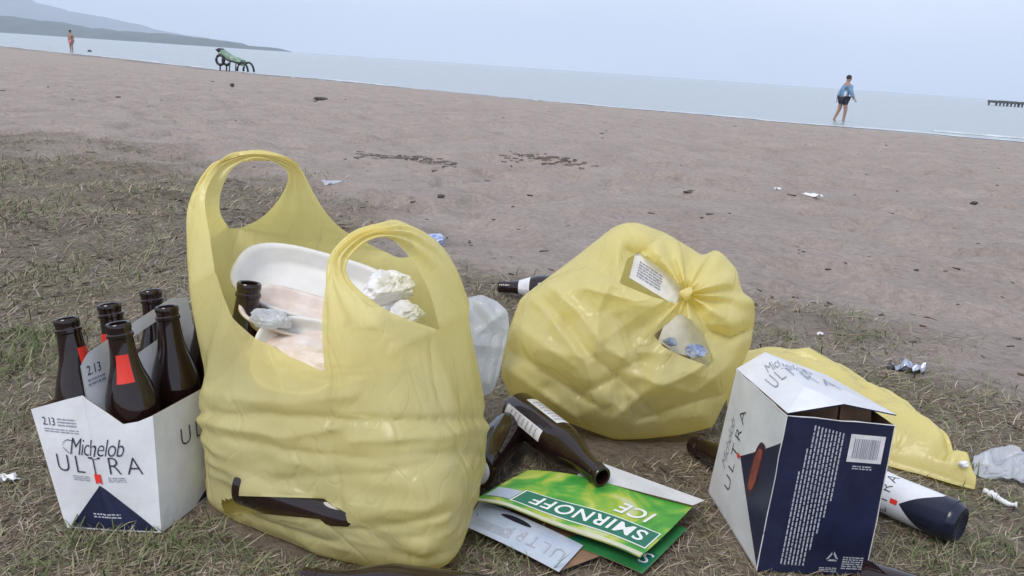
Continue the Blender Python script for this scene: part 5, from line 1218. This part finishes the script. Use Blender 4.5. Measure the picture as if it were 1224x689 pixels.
def person(foot, h, yaw, J, label, garments, hair):
    t = bpy.data.objects.new('person', None); COL.objects.link(t); tag(t, label, 'person'); t.empty_display_size = 0.2
    t.matrix_basis = Matrix.Translation(Vector(tuple(map(float, foot)))) @ Matrix.Rotation(yaw, 4, 'Z') @ Matrix.Scale(h / 1.75, 4)
    E_ = [(0, 1), (1, 2), (2, 3), (3, 4), (4, 5), (5, 6), (3, 7), (7, 8), (8, 9), (9, 10), (3, 11), (11, 12), (12, 13), (13, 14), (0, 15), (15, 16), (16, 17), (17, 18), (0, 19), (19, 20), (20, 21), (21, 22)]
    rad = [0.135, 0.14, 0.16, 0.11, 0.06, 0.088, 0.088, 0.075, 0.055, 0.042, 0.042, 0.075, 0.055, 0.042, 0.042, 0.10, 0.068, 0.044, 0.035, 0.10, 0.068, 0.044, 0.035]
    skin('body', list(zip(J, rad)), E_, M['skin'], t)
    for nm, ids, grow, mt in garments:
        ids = list(ids); ee = [(ids.index(a), ids.index(b_)) for a, b_ in E_ if a in ids and b_ in ids]; jj = [(J[i], rad[i] + grow) for i in ids]
        if nm == 'shorts':
            for hip, knee in ((15, 16), (19, 20)):
                pm = tuple(np.array(J[hip]) * 0.45 + np.array(J[knee]) * 0.55); ee.append((ids.index(hip), len(jj))); jj.append((pm, 0.10))
        skin(nm, jj, ee, M[mt], t)
    if any(g[0] == 'shirt' for g in garments):
        q = crumple('shirt_panel', (-0.02, -0.115, 1.10), (0.06, 0.05, 0.22), 'shirt_white', None, None, 133, sub=3, amp=0.1); q.parent = t
    hd = np.array(J[6]); c = crumple('hair', hd + np.array(hair), (0.098, 0.102, 0.098), 'hair', None, None, 131, sub=3, amp=0.06); c.parent = t
    # face: nose, eyes, mouth and ears towards +x
    f = hd + np.array([0.0, 0, -0.045])
    for nm, off, s_, mt in (('nose', (0.095, 0, 0.0), (0.018, 0.012, 0.02), 'skin'), ('eye', (0.083, 0.032, 0.03), (0.008, 0.012, 0.008), 'hair'), ('eye', (0.083, -0.032, 0.03), (0.008, 0.012, 0.008), 'hair'), ('mouth', (0.083, 0, -0.045), (0.006, 0.025, 0.006), 'pink'), ('ear', (0.0, 0.088, 0.01), (0.02, 0.01, 0.03), 'skin'), ('ear', (0.0, -0.088, 0.01), (0.02, 0.01, 0.03), 'skin')):
        q = crumple(nm, f + np.array(off), s_, mt, None, None, 132, sub=2, amp=0.05); q.parent = t
    # hands: five fingers each
    for w_, el in ((10, 9), (14, 13)):
        a = np.array(J[w_]); d = a - np.array(J[el]); d /= np.linalg.norm(d); parts = []
        sd_ = np.cross(d, [1, 0, 0.3]); sd_ /= np.linalg.norm(sd_)
        for k, l in enumerate((0.075, 0.085, 0.08, 0.062)):
            b0 = a + d * 0.03 + sd_ * (k - 1.5) * 0.019; parts.append(tube([b0, b0 + d * l * .5, b0 + d * l * .9 + np.array([0.02, 0, 0])], 0.009, 6))
        b0 = a + np.array([0.025, 0, 0]); parts.append(tube([b0, b0 + d * 0.03 + np.array([0.02, 0, 0]), b0 + d * 0.055 + np.array([0.025, 0, 0])], 0.01, 6))
        V, Fc = merge(parts); q = mesh('fingers', V, Fc, M['skin']); q.parent = t
    return t
walk = [(0, 0, 0.92), (0.015, 0, 1.06), (0.02, 0, 1.24), (0.03, 0, 1.42), (0.045, 0, 1.50), (0.065, 0, 1.58), (0.075, 0, 1.67),
        (0.05, 0.17, 1.40), (-0.08, 0.21, 1.16), (-0.15, 0.22, 0.93), (-0.16, 0.22, 0.85), (0.06, -0.17, 1.40), (0.14, -0.23, 1.15), (0.26, -0.24, 0.96), (0.31, -0.24, 0.89),
        (-0.03, 0.09, 0.88), (-0.07, 0.10, 0.48), (-0.22, 0.10, 0.11), (-0.13, 0.10, 0.03), (0.03, -0.09, 0.88), (0.09, -0.10, 0.47), (0.07, -0.10, 0.07), (0.18, -0.10, 0.02)]
foot = gz(1004, 147, WATER - 0.06)
person(foot, 1.76, 0.05, walk, 'person in blue and white shirt and dark shorts wading through the shallows', [('shirt', (0, 1, 2, 3, 7, 8, 9, 11, 12, 13), 0.022, 'shirt'), ('shorts', (0, 15, 19), 0.022, 'darkcloth')], (-0.012, 0, 0.022))
stand = [(0, 0, 0.92), (0.0, 0, 1.06), (0.01, 0, 1.24), (0.02, 0, 1.42), (0.035, 0, 1.50), (0.05, 0, 1.58), (0.06, 0, 1.67),
         (0.01, 0.18, 1.40), (-0.02, 0.26, 1.16), (0.04, 0.24, 0.94), (0.07, 0.22, 0.87), (0.01, -0.18, 1.40), (-0.02, -0.27, 1.17), (0.07, -0.22, 0.97), (0.13, -0.18, 0.92),
         (0, 0.09, 0.88), (0.02, 0.09, 0.48), (-0.02, 0.09, 0.09), (0.09, 0.09, 0.03), (0, -0.09, 0.88), (0.05, -0.09, 0.48), (0.0, -0.09, 0.09), (0.11, -0.09, 0.03)]
foot = gz(86, 63, WATER - 0.02)
person(foot, 1.72, -1.9, stand, 'bare chested person in pink shorts standing at the waterline', [('shorts', (0, 15, 19), 0.025, 'pink')], (-0.012, 0, 0.022))
# ------------------------------------------------------------------ green lounger at the waterline
M['greencloth'] = mat('green_canvas', (0.10, 0.20, 0.11), 0.8, col2=(0.34, 0.46, 0.36), vscale=5)
M['tube'] = mat('black_tube', (0.015, 0.016, 0.02), 0.4)
p0 = ground_at(261, 79); p1 = ground_at(302, 84)
def lounger():
    dx = np.array([0.985, -0.17, 0]); dy = np.array([-dx[1], dx[0], 0]); o = ground_at(281, 86) - dx * 0.95
    o[2] = float(ground_z(o[0], o[1])) + 0.01
    W = lambda x, y, z: o + dx * x + dy * y + np.array([0, 0, z])
    t = empty('beach_lounger', W(0.9, 0, 0), 'green canvas beach lounger on black tube frame at the waterline', 'lounger')
    prof = crom(np.array([(0.30, 0, 0.95), (0.55, 0, 0.80), (0.80, 0, 0.68), (1.10, 0, 0.60), (1.42, 0, 0.50)]), 24)
    V, Fc = [], []
    ring = [(-0.30, 0.02), (-0.22, 0.09), (0.22, 0.09), (0.30, 0.02), (0.30, -0.14), (0.22, -0.20), (-0.22, -0.20), (-0.30, -0.14)]
    for q in prof:
        for y, z in ring: V.append(W(q[0], y, q[2] + z))
    for i in range(23):
        for k in range(8): Fc.append((i * 8 + k, (i + 1) * 8 + k, (i + 1) * 8 + (k + 1) % 8, i * 8 + (k + 1) % 8))
    Fc += [tuple(range(8)), tuple(23 * 8 + k for k in range(7, -1, -1))]
    mesh('padded_seat', V, Fc, M['greencloth'], t, smooth=True, sharp=60)
    cush = []
    V, Fc = lathe([(0.0, -0.3), (0.07, -0.29), (0.10, -0.2), (0.10, 0.2), (0.07, 0.29), (0.0, 0.3)], 14)
    mesh('head_pillow', np.array([W(0.16 + v[0], v[2], 1.02 + v[1]) for v in V]), Fc, M['tube'], t, smooth=True)
    for y in (-0.32, 0.32):
        a = [W(0.30 + 0.22 * math.cos(th_), y, 0.52 + 0.24 * math.sin(th_)) for th_ in np.linspace(0, 2 * math.pi, 20, endpoint=False)]
        V, Fc = tube(a, 0.07, 8, True); mesh('arm_loop', V, Fc, M['tube'], t, smooth=True)
        a = [W(1.55 + 0.30 * math.cos(th_), y, 0.02 + 0.46 * math.sin(th_)) for th_ in np.linspace(0, math.pi, 14)]
        V, Fc = tube(a, 0.055, 8); mesh('foot_loop', V, Fc, M['tube'], t, smooth=True)
        V, Fc = tube([W(0.06, y, 1.05), W(0.45, y, 0.66), W(0.75, y, 0.50), W(1.5, y, 0.44)], 0.028, 8); mesh('side_rail', V, Fc, M['tube'], t, smooth=True)
        V, Fc = tube([W(0.30, y, 0.32), W(0.28, y, 0.0)], 0.04, 8); mesh('leg', V, Fc, M['tube'], t, smooth=True)
        V, Fc = tube([W(0.85, y, 0.55), W(0.80, y, 0.0)], 0.03, 8); mesh('leg', V, Fc, M['tube'], t, smooth=True)
lounger()
# ------------------------------------------------------------------ low jetty out on the water
M['jetty'] = mat('weathered_jetty', (0.10, 0.10, 0.105), 0.9, var=0.3, vscale=1.5)
a = gz(1183, 126, WATER); dx = np.array([0.98, 0.2, 0]); dyv = np.array([-0.2, 0.98, 0])
t = empty('jetty', a, 'low dark jetty on posts far out on the water', 'jetty')
for k in range(5):
    q = a + dx * (0.4 + k * 2.5); V, Fc = box((0, 0, 0), (2.1, 2.4, 0.45)); V = np.array([q + dx * (v[0] + 1.0) + dyv * v[1] + np.array([0, 0, 0.72 + v[2] + 0.06 * (k % 2)]) for v in V]); mesh('deck_section', V, Fc, M['jetty'], t)
    for s in (0.2, 1.8):
        for yy in (-1, 1): V, Fc = tube([q + dx * s + dyv * yy + np.array([0, 0, -1.2]), q + dx * s + dyv * yy + np.array([0, 0, 0.6])], 0.16, 8); mesh('post', V, Fc, M['jetty'], t)
